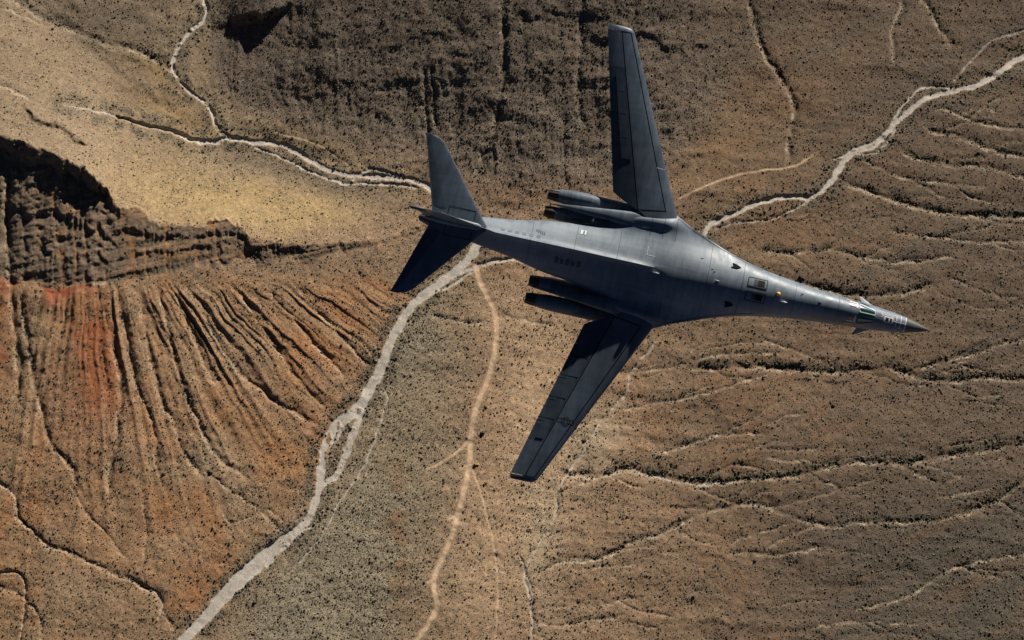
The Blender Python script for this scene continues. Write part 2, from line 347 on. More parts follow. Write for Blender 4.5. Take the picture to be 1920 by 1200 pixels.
# ------------------------------------------------------------------ soil colour, with the sunlit gully banks painted in
def C3(r, g, b): return np.array([r, g, b], np.float32)
def lay(Cm, c, m):
    m = np.clip(m, 0, 1)[..., None]; return Cm*(1-m)+c*m
def blob(u, v, ru, rv, rot=0):
    a = math.radians(rot); x = UW-u; y = VW-v
    xr = x*math.cos(a)+y*math.sin(a); yr = -x*math.sin(a)+y*math.cos(a)
    return np.exp(-((xr/ru)**2+(yr/rv)**2))
Ccol = np.zeros(U.shape+(3,), np.float32)+C3(.345, .240, .155)
n1 = fbm(UW/110, VW/80, 110, 4); n2 = fbm(UW/28, VW/22, 111, 4)
Ccol = lay(Ccol, C3(.25, .175, .12), sst(.45, .75, n1)*.6*sst(1000, 1300, U))
Ccol = lay(Ccol, C3(.37, .225, .135), sst(.5, .75, fbm(UW/70, VW/50, 112))*.6)
grey = blob(700, 980, 120, 260, 20)+blob(760, 640, 80, 120, 30)*.9+blob(560, 1160, 130, 90)+blob(650,1100,90,120)
Ccol = lay(Ccol, C3(.345, .295, .205), grey)
Ccol = lay(Ccol, C3(.30, .17, .09), blob(745, 1000, 26, 170)*.8*sst(.4, .6, n2))
Ccol = lay(Ccol, C3(.52, .37, .235), blob(1000, 710, 75, 130, 20)*.95+blob(900, 1060, 70, 170)*.85+blob(1040,870,80,110)*.75+blob(960,560,60,60)*.6+blob(1000,1000,60,140)*.6)
up = sst(560, 250, U)*sst(480, 380, V)
Ccol = lay(Ccol, C3(.33, .25, .165), sst(470, 330, V)*sst(900, 600, U))
Ccol = lay(Ccol, C3(.44, .325, .175), (blob(420, 380, 150, 50)+blob(560, 400, 110, 40)+blob(300, 330, 110, 60)*.55)*.95)
Ccol = lay(Ccol, C3(.40, .27, .13), blob(330,215,90,18,25)*.6+blob(300,130,60,20,35)*.6+blob(560, 250, 80, 14, 20)*.4)
fanm = sst(500, 540, V)*(U < 800)*sst(1.0, .9, tS)
Ccol = lay(Ccol, C3(.36, .225, .130), fanm)
Ccol = lay(Ccol, C3(.42, .20, .09), fanm*sst(.45, .62, fbm(UW/75, VW/95, 131, 4))*.5)
Ccol = lay(Ccol, C3(.36, .145, .07), fanm*(blob(170, 650, 60, 80)*.85+blob(165, 760, 75, 70)*.85+blob(195, 630, 25, 60)*.8+blob(140,840,60,60)*.5+blob(335, 850, 30, 30)*.8+blob(5, 650, 22, 80)*.7))
Ccol = lay(Ccol, C3(.42, .21, .10), fanm*.75*(blob(600, 650, 60, 60, 40)*.8+blob(570, 800, 90, 60)*.7+blob(300, 1000, 20, 50)*.8+blob(370, 1130, 40, 30)*.9+blob(700, 470, 60, 30)*.6+blob(640,560,50,60)*.6+blob(160, 900, 80, 90)*.5+blob(500,740,60,40,30)*.5))
Ccol = lay(Ccol, C3(.42, .31, .20), fanm*(blob(390, 870, 60, 30)*.7+blob(330, 1020, 50, 40)*.6+blob(140, 1100, 60, 40)*.5+blob(430, 930, 60, 30,30)*.4))
stripe = sst(.52, .72, ridged(gfan/30, VW/500, 121, 2))
Ccol = lay(Ccol, C3(.36, .27, .175), fanm*stripe*.4)
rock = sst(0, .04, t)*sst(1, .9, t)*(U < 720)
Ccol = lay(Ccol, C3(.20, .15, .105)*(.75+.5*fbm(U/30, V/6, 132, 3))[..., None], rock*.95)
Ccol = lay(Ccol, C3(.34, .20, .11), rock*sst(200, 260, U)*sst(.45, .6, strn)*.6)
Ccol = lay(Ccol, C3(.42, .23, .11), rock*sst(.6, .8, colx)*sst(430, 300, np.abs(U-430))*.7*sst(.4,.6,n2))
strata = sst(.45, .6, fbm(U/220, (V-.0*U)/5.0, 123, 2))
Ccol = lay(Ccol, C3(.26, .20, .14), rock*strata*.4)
redband = sst(538, 542, VW)*sst(565, 543, VW+18*(fbm(U/7, V/7, 133, 3)-.3))*sst(60, 95, UW)*sst(190, 165, UW)+blob(95, 562, 18, 18)*.8+blob(5, 535, 18, 12)+.5*blob(175, 615, 16, 10)+.4*blob(5,680,16,14)
Ccol = lay(Ccol, C3(.42, .12, .07), redband*sst(.42, .56, fbm(U/8, V/8, 134, 3)+.06)*.85)
Ccol = lay(Ccol, C3(.50, .42, .30), np.exp(-((VW-540)/3.5)**2)*sst(168, 178, U)*sst(202, 195, U))
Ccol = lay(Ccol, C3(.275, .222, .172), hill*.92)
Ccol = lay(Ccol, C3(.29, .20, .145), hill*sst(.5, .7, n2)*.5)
Ccol = lay(Ccol, C3(.40, .255, .14), (blob(1560, 140, 110, 30, -30)*.5+blob(1340, 300, 100, 40, -20)*.6+blob(1850, 175, 80, 30)*.6+blob(1500,200,60,60)*.3+blob(1620,450,160,60)*.35)*sst(.35,.6,n2))
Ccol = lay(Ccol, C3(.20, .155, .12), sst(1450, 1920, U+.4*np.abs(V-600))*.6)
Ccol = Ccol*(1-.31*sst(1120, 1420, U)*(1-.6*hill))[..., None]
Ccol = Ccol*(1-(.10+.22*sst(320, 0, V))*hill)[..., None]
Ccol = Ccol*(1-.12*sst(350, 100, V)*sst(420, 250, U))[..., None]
Ccol = lay(Ccol, C3(.15, .125, .10), sst(.52, .66, fbm((UW+1.6*V)/150, (VW+.5*UW)/32, 130, 4))*sst(1350, 1750, U)*.6)
UPS = blob(230, 35, 120, 45, 22)+.7*blob(120, 40, 60, 22, 25)+.8*blob(640, 350, 130, 16, 14)+.7*blob(470, 300, 90, 22, 15)
Ccol = lay(Ccol, C3(.19, .155, .115), UPS*.75)
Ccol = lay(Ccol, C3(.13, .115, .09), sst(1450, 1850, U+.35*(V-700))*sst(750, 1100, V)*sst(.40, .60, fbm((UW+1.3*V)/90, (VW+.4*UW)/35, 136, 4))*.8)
# pale lines of sand plus painted sunlight on the gully banks' sunward margins
Ccol = lay(Ccol, C3(.56, .45, .32), light*(.35+.5*sst(.4, .6, fbm(U/20, V/20, 125)))*(1-hill*.5))
Ccol = lay(Ccol, C3(.56, .50, .40), sst(.62, .70, fbm(U/12, V/12, 126))*light*.8)
veg = np.clip(trees, 0, 1)
Ccol = lay(Ccol, C3(.10, .088, .065), veg*.75*(1-light*.6))
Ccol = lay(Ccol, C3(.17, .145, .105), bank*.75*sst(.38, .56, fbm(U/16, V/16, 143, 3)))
Ccol = lay(Ccol, C3(.50, .40, .27), (blob(1010, 1000, 35, 130)+blob(1110, 830, 60, 60, -40))*.7)
Ccol = lay(Ccol, C3(.49, .445, .375)*(.84+.22*fbm(U/10, V/10, 127)+.12*fbm(UW/50, V/6, 135, 2))[..., None], mW)
Ccol = lay(Ccol, C3(.56, .41, .27)*(0.93+.14*fbm(U/10, V/10, 128))[..., None], mR*(1-mW*.8))
Ccol *= (.98+.30*fbm(U/5, V/5, 129, 3))[..., None]
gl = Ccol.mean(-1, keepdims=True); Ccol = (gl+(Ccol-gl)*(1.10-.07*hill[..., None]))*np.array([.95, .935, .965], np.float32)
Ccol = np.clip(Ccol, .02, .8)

# shrub cover per place, 0..1
dens = .46+.5*(fbm(UW/60, VW/45, 140, 4)-.4)
dens += .30*sst(0, 1, grey)+.42*hill+.50*bank*sst(.40, .56, fbm(U/16, V/16, 143, 3))+.28*sst(1400, 1900, U)+.18*(sst(250,100,V)*sst(1100,1400,U))
dens -= .20*blob(1010, 720, 60, 120, 20)+.22*blob(900, 1060, 60, 160)+.30*blob(430, 380, 160, 50)+.1*up
clump = sst(.50, .66, fbm(U/22, V/18, 141, 4))
dens += .34*clump-.08
dens = np.clip(dens, .06, .95)
dens += .3*sst(.52, .66, fbm((UW+1.6*V)/150, (VW+.5*UW)/32, 130, 4))*sst(1350, 1750, U)
dens += .35*UPS+.25*sst(1450, 1850, U+.35*(V-700))*sst(750, 1100, V)+.18*grey*sst(.45,.6,fbm(U/14,V/14,142,3))
dens = np.clip(dens, .06, .95)
dens = np.maximum(dens, veg)
dens = dens*(1-mW)*(1-np.minimum(1, mR*1.3))*(1-.75*redband)
dens *= 1-.55*rock*sst(.55, .8, colx)
dens = np.where(DR < 7.5, 0, dens)
# ------------------------------------------------------------------ raster -> real ground
FPX = 960/math.tan(FOV/2)
def to_world(u, v, h):
    """point of the ground of height h seen along the survey line (u, v)"""
    a = (u-960)/FPX; b = (600-v)/FPX
    dx = a; dy = st+b*ct; dz = -ct+b*st
    k = (h-CAM.z)/dz
    return CAM.x+k*dx, CAM.y+k*dy
XW, YW = to_world(U, V, H)
j = np.arange(NV)[:, None]*.03
YW = np.minimum.accumulate(YW+j, axis=0)-j
def sample(A, u, v):
    x = np.clip((u-U0)/Q, 0, NU-1.001); y = np.clip((v-V0)/Q, 0, NV-1.001)
    xi = x.astype(int); yi = y.astype(int); fx = x-xi; fy = y-yi
    if A.ndim == 3: fx = fx[:, None]; fy = fy[:, None]
    return (A[yi, xi]*(1-fx)+A[yi, xi+1]*fx)*(1-fy)+(A[yi+1, xi]*(1-fx)+A[yi+1, xi+1]*fx)*fy
def place(u, v):
    u = np.atleast_1d(np.asarray(u, float)); v = np.atleast_1d(np.asarray(v, float))
    return np.stack([sample(XW, u, v), sample(YW, u, v), sample(H, u, v)], 1)

def pick(a, lo, hi, far):
    idx = [i for i in range(len(a)) if (lo <= a[i] <= hi) or i % far == 0 or i == len(a)-1]
    return np.array(idx)
ci = pick(us, -40, 1960, 8); ri = pick(vs, -40, 1240, 8)
gx, gy, gz = XW[np.ix_(ri, ci)], YW[np.ix_(ri, ci)], H[np.ix_(ri, ci)]
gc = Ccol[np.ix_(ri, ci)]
def pad(A, axis, f):
    lo = np.take(A, [0], axis); hi = np.take(A, [-1], axis)
    return np.concatenate([f(lo, k) for k in range(9, 0, -1)]+[A]+[f(hi, k) for k in range(1, 10)], axis)
scl = lambda k: 1.45**k if k < 9 else 60.0
zf = lambda a, k: a*.93**k
for ax in (1, 0):
    gx, gy, gz = (pad(gx, ax, lambda a, k: a*scl(k)), pad(gy, ax, lambda a, k: a*scl(k)), pad(gz, ax, lambda a, k: zf(a, k)))
    gc = pad(gc, ax, lambda a, k: a+(np.array([.27, .2, .14], np.float32)-a)*min(1, k/3))
far_ = np.hypot(gx, gy) > 1900
gz = np.where(far_, gz*.6+90*fbm(gx/2600, gy/2600, 400, 5)-30, gz)
R_, C_ = gx.shape
GV = np.stack([gx.ravel(), gy.ravel(), gz.ravel()], 1)
ii = np.arange(R_*C_).reshape(R_, C_)
GF = np.stack([ii[:-1, :-1], ii[1:, :-1], ii[1:, 1:], ii[:-1, 1:]], -1).reshape(-1, 4)
e1 = GV[GF[:, 2]]-GV[GF[:, 0]]; e2 = GV[GF[:, 3]]-GV[GF[:, 1]]
fn = np.cross(e1, e2); fn[fn[:, 2] < 0] *= -1
fn /= np.maximum(np.linalg.norm(fn, axis=1), 1e-9)[:, None]
VN = np.zeros_like(GV)
for k in range(4): np.add.at(VN, GF[:, k], fn)
VN /= np.maximum(np.linalg.norm(VN, axis=1), 1e-9)[:, None]

def padm(A):
    A = A[np.ix_(ri, ci)]
    for ax in (1, 0): A = pad(A, ax, lambda a, k: a*0)
    return A
def at_faces(A): return padm(A).ravel()[GF].mean(1)
cls = np.zeros(len(GF), int)
cls[at_faces(hill.astype(np.float32)) > .5] = 1
cls[(at_faces(((t > 0) & (t < 1) & (U < 720)).astype(np.float32)) > .5)] = 2
cls[(at_faces((fan > .5).astype(np.float32)) > .5)] = 3
fw = at_faces(mW)
dstack = np.stack([np.minimum(D, 500) for D in (D1, D2, D3, D4)]); near_w = np.argmin(dstack, 0)
nw = at_faces(near_w.astype(np.float32)); nw = np.rint(nw).astype(int)
for k in range(4): cls[(fw > .5) & (nw == k)] = 4+k
fr = at_faces(mR); cls[(fr > .45) & (fw <= .5)] = 8
cls[(fr > .45) & (fw <= .5) & (at_faces(np.minimum(DR, 60)) > 8)] = 9

def ground_mat(name, rough=.95, fine=1.0):
    m = NT(name); at = m.n('ShaderNodeAttribute', attribute_name='soil'); g = m.n('ShaderNodeNewGeometry')
    p = g.outputs['Position']
    a = m.noise(p, .85, 5, .7); b_ = m.noise(p, .22, 4, .6); c = m.noise(p, 2.4, 3, .6)
    k = m.mix(1.0, at.outputs['Color'], m.ramp(a, [(.30, (.52, .53, .55)), (.66, (1.34, 1.32, 1.27))]), 'MULTIPLY')
    k = m.mix(fine, k, m.ramp(b_, [(.35, (.78, .79, .82)), (.65, (1.17, 1.15, 1.11))]), 'MULTIPLY')
    vo = m.n('ShaderNodeTexVoronoi'); vo.inputs['Scale'].default_value = .55; vo.inputs['Randomness'].default_value = 1
    m.l(p, vo.inputs['Vector'])
    tuft = m.ramp(vo.outputs['Distance'], [(.24, (1, 1, 1)), (.50, (0, 0, 0))])
    ga = m.n('ShaderNodeAttribute', attribute_name='cover')
    f = m.n('ShaderNodeMath', operation='MULTIPLY'); m.l(tuft, f.inputs[0]); m.l(ga.outputs['Fac'], f.inputs[1])
    k = m.mix(f.outputs[0], k, (.115, .095, .068))
    v2 = m.n('ShaderNodeTexVoronoi'); v2.inputs['Scale'].default_value = .31; m.l(p, v2.inputs['Vector'])
    t2 = m.ramp(v2.outputs['Distance'], [(.14, (1, 1, 1)), (.34, (0, 0, 0))]); n5 = m.noise(p, .09, 3, .6)
    g2 = m.n('ShaderNodeMath', operation='MULTIPLY'); m.l(t2, g2.inputs[0]); m.l(m.ramp(n5, [(.42, (0, 0, 0)), (.58, (.75, .75, .75))]), g2.inputs[1])
    g3 = m.n('ShaderNodeMath', operation='MULTIPLY'); m.l(g2.outputs[0], g3.inputs[0]); m.l(ga.outputs['Fac'], g3.inputs[1])
    k = m.mix(g3.outputs[0], k, (.10, .086, .062))
    m.l(k, m.b.inputs['Base Color']); m.b.inputs['Roughness'].default_value = rough
    m.b.inputs['Specular IOR Level'].default_value = .1
    bp = m.n('ShaderNodeBump'); bp.inputs['Strength'].default_value = .7*fine; bp.inputs['Distance'].default_value = .9
    s = m.n('ShaderNodeMath', operation='ADD'); m.l(a, s.inputs[0]); m.l(c, s.inputs[1]); m.l(s.outputs[0], bp.inputs['Height'])
    m.l(bp.outputs[0], m.b.inputs['Normal']); return m.m
M_soil = ground_mat('desert_soil'); M_sand = ground_mat('wash_sand', .95, .3)
cover = dens*(1-mW)*(1-mR)
gcov = padm(cover).ravel().astype(np.float32)
gcol = np.concatenate([gc.reshape(-1, 3), np.ones((R_*C_, 1), np.float32)], 1).astype(np.float32)
CLS = [('desert_ground', 'broad tan desert floor dotted with dark shrubs under the whole scene', M_soil),
       ('hillside', 'dark brown ribbed hillside rising towards the top of the view', M_soil),
       ('rocky_cliff', 'shadowed layered rock cliff below the bright yellow slope', M_soil),
       ('gullied_slope', 'rust red and brown slope cut by parallel gullies below the cliff', M_soil),
       ('dry_wash', 'wide pale grey sandy wash running from the tail to the bottom edge', M_sand),
       ('dry_wash', 'pale grey wash winding up to the right edge above the nose', M_sand),
       ('dry_wash', 'thin pale wash joining from the upper left plain to the tail', M_sand),
       ('dry_wash', 'narrow speckled wash coming down from the top edge beside the dark hillside', M_sand),
       ('dirt_road', 'light tan dirt road running from the wash down to the bottom edge', M_sand),
       ('dirt_track', 'faint thin dirt tracks branching off the dirt road and washes', M_sand)]
for k, (nm, lb, mt) in enumerate(CLS):
    F = GF[cls == k]
    if not len(F): continue
    used, inv = np.unique(F.ravel(), return_inverse=True)
    me = fast_mesh(nm, GV[used], inv.reshape(-1, 4))
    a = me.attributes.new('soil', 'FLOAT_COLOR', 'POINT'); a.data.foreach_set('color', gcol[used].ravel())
    a = me.attributes.new('cover', 'FLOAT', 'POINT'); a.data.foreach_set('value', gcov[used])
    me.normals_split_custom_set_from_vertices(VN[used].astype(float))
    tag(obj(nm, me, mat=mt), lb, kind='structure')
print('ground', len(GF))

# ------------------------------------------------------------------ shrubs
def dome(seed, sub=0):
    r = np.random.default_rng(seed); ring = 4
    v = [(0, 0, .92+.2*r.random())]
    for lv, (z, rad) in enumerate(((.62, .66), (.0, 1.0))):
        for k in range(ring):
            a = 2*math.pi*(k+.5*lv)/ring+.3*(r.random()-.5); q = rad*(.72+.5*r.random())
            v.append((q*math.cos(a), q*math.sin(a), z*(.75+.5*r.random())-.12*(lv == 1)))
    f = [(0, 1+k, 1+(k+1) % ring) for k in range(ring)]
    for k in range(ring):
        a, b = 1+k, 1+(k+1) % ring; c, d = 1+ring+k, 1+ring+(k+1) % ring
        f += [(a, c, b), (b, c, d)]
    return np.array(v, float), np.array(f)
TPL = [dome(s) for s in range(8)]
def leaf_mat(name):
    m = NT(name); at = m.n('ShaderNodeAttribute', attribute_name='leaf'); g = m.n('ShaderNodeNewGeometry')
    a = m.noise(g.outputs['Position'], 2.2, 3, .7)
    m.l(m.mix(1.0, at.outputs['Color'], m.ramp(a, [(.3, (.5, .5, .5)), (.7, (1.5, 1.5, 1.45))]), 'MULTIPLY'), m.b.inputs['Base Color'])
    m.b.inputs['Roughness'].default_value = .9; m.b.inputs['Specular IOR Level'].default_value = .1
    bp = m.n('ShaderNodeBump'); bp.inputs['Strength'].default_value = .8; bp.inputs['Distance'].default_value = .5
    m.l(a, bp.inputs['Height']); m.l(bp.outputs[0], m.b.inputs['Normal']); return m.m
M_leaf = leaf_mat('shrub_leaves')
PAL = np.array([(.075, .066, .048), (.12, .098, .066), (.062, .064, .046), (.15, .112, .075), (.10, .078, .056), (.21, .17, .115), (.17, .15, .10), (.09, .088, .062)])*1.2
def scatter(name, P, rad, hgt, label):
    n = len(P); tv = rng.integers(0, len(TPL), n); V_ = []; F_ = []; C_2 = []; base = 0
    ang = rng.random(n)*2*math.pi; cc = PAL[rng.integers(0, len(PAL), n)]*(.75+.5*rng.random((n, 1)))
    for k, (tp, tf) in enumerate(TPL):
        s = tv == k; m_ = s.sum()
        ca, sa = np.cos(ang[s])[:, None], np.sin(ang[s])[:, None]
        x = tp[None, :, 0]*(rad[s]*(.8+.4*rng.random(m_)))[:, None]; y = tp[None, :, 1]*rad[s][:, None]; z = tp[None, :, 2]*hgt[s][:, None]
        q = np.stack([x*ca-y*sa+P[s, 0:1], x*sa+y*ca+P[s, 1:2], z+P[s, 2:3]-.05], -1).reshape(-1, 3)
        V_.append(q); F_.append((tf[None]+(np.arange(m_)*len(tp))[:, None, None]+base).reshape(-1, 3)); base += len(q)
        C_2.append(np.repeat(cc[s], len(tp), 0))
    V_ = np.concatenate(V_); F_ = np.concatenate(F_); C_2 = np.concatenate(C_2)
    me = fast_mesh(name, V_, F_, smooth=False)
    a = me.attributes.new('leaf', 'FLOAT_COLOR', 'POINT'); a.data.foreach_set('color', np.concatenate([C_2, np.ones((len(C_2), 1))], 1).astype(np.float32).ravel())
    return tag(obj(name, me, mat=M_leaf), label, kind='stuff')
STEP = 3.1
cu, cv = np.meshgrid(np.arange(-50, 1975, STEP), np.arange(-50, 1255, STEP))
cu = (cu+(rng.random(cu.shape)-.5)*STEP*1.1).ravel(); cv = (cv+(rng.random(cv.shape)-.5)*STEP*1.1).ravel()
dd = sample(dens, cu, cv); vg = sample(veg, cu, cv); bk = sample(bank.astype(np.float32), cu, cv)
keep = rng.random(len(cu)) < .74*dd
cu, cv, vg, bk = cu[keep], cv[keep], vg[keep], bk[keep]
P = place(cu, cv)
rad = np.exp(rng.normal(-.53, .42, len(P))); rad = np.clip(rad, .3, 1.7)*(1+.7*vg)*(1+.45*bk)
big = vg*rng.random(len(P)) > .55; 
hgt = rad*(.7+.4*rng.random(len(P)))*(1+.35*vg)
tree = vg > .35
scatter('desert_shrubs', P[~tree], rad[~tree], hgt[~tree], 'countless small dark shrubs scattered over the desert floor and slopes')
scatter('gully_scrub', P[tree], rad[tree], hgt[tree], 'dense dark scrub growing in bands along the dry gullies')
print('shrubs', len(P)); globals().__setitem__('NSH', len(P))

# separate large bushes
def bush(u, v, r_, label, h=None):
    p = place(u, v)[0]; n = 5; Vs = []; Fs = []; b0 = 0; rs = np.random.default_rng(int(u*7+v))
    for k in range(n):
        tp, tf = TPL[rs.integers(0, 8)]; a = rs.random()*6.28; rr = r_*(.55 if k else .8); d = r_*(.5*rs.random()+.15) if k else 0
        q = tp*np.array([rr, rr, rr*.8])+np.array([d*math.cos(a), d*math.sin(a), -.1+(.2*r_ if k == 0 else 0)]); Vs.append(q); Fs.append(tf+b0); b0 += len(q)
    root = bpy.data.objects.new('desert_bush', None); col.objects.link(root); root.location = p.tolist()
    me = fast_mesh('crown', np.concatenate(Vs), np.concatenate(Fs), False)
    cc = PAL[rs.integers(0, 3)]*.8
    at = me.attributes.new('leaf', 'FLOAT_COLOR', 'POINT'); at.data.foreach_set('color', np.tile(np.array([*cc, 1], np.float32), (b0, 1)).ravel())
    obj('crown', me, root, M_leaf)
    tv = []; tf = []
    for k in range(5):
        a = 2*math.pi*k/5; tv += [(.16*r_*math.cos(a), .16*r_*math.sin(a), -.4), (.09*r_*math.cos(a), .09*r_*math.sin(a), .5*r_)]
        tf.append((2*k, (2*k+2) % 10, (2*k+3) % 10, 2*k+1))
    obj('trunk', mesh('trunk', tv, tf), root, M_bark)
    tag(root, label, 'bush')
M_bark = simple_mat('bark', (.12, .09, .06), .9)
BUSH = [(395,886,3.6,'large round dark bush on pale soil left of the wide wash'), (477,1131,3.0,'lone dark bush on grey ground just right of the bottom wash'),
        (911,764,2.6,'dark bush pair member east of the dirt road, nearer the wing'), (905,813,3.8,'broad dark bush beside the dirt road above the yellow truck'),
        (437,921,2.5,'dark bush on tan slope between the round bush and the wash'), (307,889,2.8,'dark bush at the foot of the longest brown gully'),
        (1431,708,2.6,'dark bush standing alone just below the long tree-lined gully'), (1562,761,3.0,'dark bush at the head of a short pale gully right of centre'),
        (1416,1052,2.8,'lone dark bush below the small forked gully at lower right'), (1605,910,2.5,'dark bush in open ground below the thickest line of gully scrub'),
        (1300,1119,2.2,'small dark bush near the left end of the lower right plain'), (1380,205,2.2,'lone bush on brown ground right of the upper wing tip'),
        (1095,827,3.0,'dark bush beside the thin sandy channel right of the lower wing'), (1068,855,2.4,'dark bush on pale sand just below the lower wing tip'),
        (89,52,2.4,'solitary dark bush on the pale plain at the top left corner'), (97,54.5,1.9,'smaller dark bush touching the solitary one at the top left corner'),
        (1700,895,2.2,'dark bush between the two long gullies at right'), (1480,258,2.4,'dark bush beside the narrow gully above the right wash'), (640,648,2.8,'dark bush on the orange slope left of the wide wash')]
BUSH[14] = (99,55,2.6,BUSH[14][3]); BUSH[15] = (88,74,2.4,'dark bush just below the solitary one at the top left corner')
for b_ in BUSH: bush(*b_)

# ------------------------------------------------------------------ yellow pickup by the road junction
def box(bm, c, s, bev=0.0, taper=1.0):
    r = bmesh.ops.create_cube(bm, size=1.0)
    for v in r['verts']:
        k = taper if v.co.z > 0 else 1.0
        v.co = Vector((v.co.x*s[0]*k+c[0], v.co.y*s[1]*k+c[1], v.co.z*s[2]+c[2]))
    if bev:
        bmesh.ops.bevel(bm, geom=list({e for v in r['verts'] for e in v.link_edges}), offset=bev, segments=2, affect='EDGES')
def bobj(name, bm, parent, mat, smooth=False):
    me = bpy.data.meshes.new(name); bm.to_mesh(me); bm.free(); me.polygons.foreach_set('use_smooth', [smooth]*len(me.polygons))
    return obj(name, me, parent, mat)
M_yel = simple_mat('yellow_paint', (.75, .50, .03), .35); M_dark = simple_mat('dark_rubber', (.02, .02, .02), .8)
M_tglass = simple_mat('truck_glass', (.02, .025, .03), .1)
truck = bpy.data.objects.new('pickup_truck', None); col.objects.link(truck)
tp_ = place(*vehicle_uv)[0]; truck.location = tp_.tolist(); truck.rotation_euler = (0, 0, math.radians(8))
tag(truck, 'small yellow pickup truck parked by the dirt road junction', 'truck')
bm = bmesh.new(); box(bm, (0, 0, .75), (5.6, 1.95, .6), .12); box(bm, (-.2, 0, 1.35), (2.2, 1.75, .8), .12, .85); bobj('body', bm, truck, M_yel)
bm = bmesh.new(); box(bm, (-1.95, 0, 1.08), (1.5, 1.6, .12), .02); bobj('cargo_bed', bm, truck, M_dark)
bm = bmesh.new(); box(bm, (.82, 0, 1.42), (.25, 1.45, .45), .03, .9); bobj('windshield', bm, truck, M_tglass)
for sx in (-1.75, 1.75):
    for sy in (-.9, .9):
        bm = bmesh.new(); bmesh.ops.create_cone(bm, cap_ends=True, segments=16, radius1=.42, radius2=.42, depth=.28, matrix=Matrix.Translation((sx, sy, .42)) @ Matrix.Rotation(math.pi/2, 4, 'X'))
        bobj('wheel', bm, truck, M_dark)
# ------------------------------------------------------------------ the bomber
# local frame: +X to the nose, +Y to the left wing, +Z up; s = metres behind the nose tip
MPX = 44.5/974.5                                   # metres per photograph pixel at the aircraft
D_AC = FPX*MPX
ax_r, ax_u = .9765, -.2154                         # nose direction across the view
Fv = (RGT*ax_r+UPV*ax_u).normalized()
Lflat = (RGT*(-ax_u)+UPV*ax_r).normalized()
roll = math.radians(5.3)
Uv = (-FWD*math.cos(roll)+Lflat*math.sin(roll)).normalized()
Lv = Uv.cross(Fv).normalized()
nose_pt = CAM+FWD*D_AC+RGT*((1742-960)*MPX)+UPV*((600-619.5)*MPX)
centre = nose_pt-Fv*22.0
bomber = bpy.data.objects.new('bomber_aircraft', None); col.objects.link(bomber)
Rm = Matrix((Fv, Lv, Uv)).transposed().to_4x4()
bomber.matrix_world = Matrix.Translation(centre) @ Rm
tag(bomber, 'large dark grey swing-wing bomber flying high over the desert, wings spread', 'bomber')
def LP(s, y, z): return (22.0-s, y, z)

def paint(name, base, streak=.5, rough=.42, var=.18, spec=.5):
    m = NT(name); tc = m.n('ShaderNodeTexCoord'); o = tc.outputs['Object']
    mp = m.n('ShaderNodeMapping'); mp.inputs['Scale'].default_value = (1.6, .35, 1); m.l(o, mp.inputs[0])
    mp2 = m.n('ShaderNodeMapping'); mp2.inputs['Scale'].default_value = (.25, 2.4, 1); m.l(o, mp2.inputs[0])
    a = m.noise(mp.outputs[0], 1.2, 6, .62); b = m.noise(mp2.outputs[0], .8, 5, .6); c = m.noise(o, .18, 3, .5); d = m.noise(o, 7, 4, .7)
    lo = [x*(1-var) for x in base]; hi = [x*(1+var) for x in base]
    k = m.ramp(c, [(.35, lo), (.65, hi)])
    k = m.mix(streak, k, m.ramp(a, [(.36, (.66, .68, .71)), (.60, (1.14, 1.14, 1.14))]), 'MULTIPLY')
    k = m.mix(streak*.6, k, m.ramp(b, [(.36, (.76, .77, .78)), (.6, (1.1, 1.1, 1.1))]), 'MULTIPLY')
    k = m.mix(.35, k, m.ramp(d, [(.3, (.85, .85, .85)), (.7, (1.12, 1.12, 1.12))]), 'MULTIPLY')
    mp3 = m.n('ShaderNodeMapping'); mp3.inputs['Scale'].default_value = (.12, 1.1, 1); m.l(o, mp3.inputs[0])
    k = m.mix(streak, k, m.ramp(m.noise(mp3.outputs[0], 1.3, 7, .68), [(.34, (.62, .63, .65)), (.52, (1.04, 1.04, 1.04))]), 'MULTIPLY')
    # fine skin panel joints
    br = m.n('ShaderNodeTexBrick'); br.inputs['Scale'].default_value = 1.0; br.inputs['Mortar Size'].default_value = .012
    br.inputs['Brick Width'].default_value = 1.9; br.inputs['Row Height'].default_value = 1.1; br.inputs['Mortar Smooth'].default_value = .2
    br.inputs['Color1'].default_value = (1, 1, 1, 1); br.inputs['Color2'].default_value = (.93, .94, .95, 1); br.inputs['Mortar'].default_value = (.72, .72, .74, 1)
    m.l(o, br.inputs['Vector'])
    k = m.mix(.8, k, br.outputs['Color'], 'MULTIPLY')
    m.l(k, m.b.inputs['Base Color'])
    m.l(m.ramp(a, [(.3, (rough*.85,)*3), (.7, (rough*1.25,)*3)]), m.b.inputs['Roughness'])
    m.b.inputs['Specular IOR Level'].default_value = spec
    bp = m.n('ShaderNodeBump'); bp.inputs['Strength'].default_value = .12; bp.inputs['Distance'].default_value = .02
    m.l(a, bp.inputs['Height']); m.l(bp.outputs[0], m.b.inputs['Normal'])
    return m.m
GREY = (.158, .192, .222)
M_skin = paint('gunship_grey_paint', GREY, .6, .46, .18, .45)
M_wing = paint('wing_grey_paint', (.088, .113, .145), .55, .45)
M_flap = paint('flap_shaded_grey', (.044, .061, .084), .55, .5)  # wing grey darkened: shade of the curved-away trailing half put in the colour
M_rad = paint('radome_paint', (.085, .088, .078), .15, .5, .05)
M_nac = paint('nacelle_paint', (.130, .158, .186), .7, .5, .18, .25)
M_seal = simple_mat('gap_seal', (.010, .011, .013), .9, 0, .1)
M_line = simple_mat('dark_edge_tape', (.02, .022, .025), .7)
M_white = simple_mat('white_marking', (.62, .63, .64), .6)
M_grille = simple_mat('vent_grille', (.02, .02, .018), .8, 0, .2)
M_burn = simple_mat('burnt_metal', (.085, .07, .058), .5, .5)
M_hot = simple_mat('nozzle_inside', (.01, .01, .01), .9)
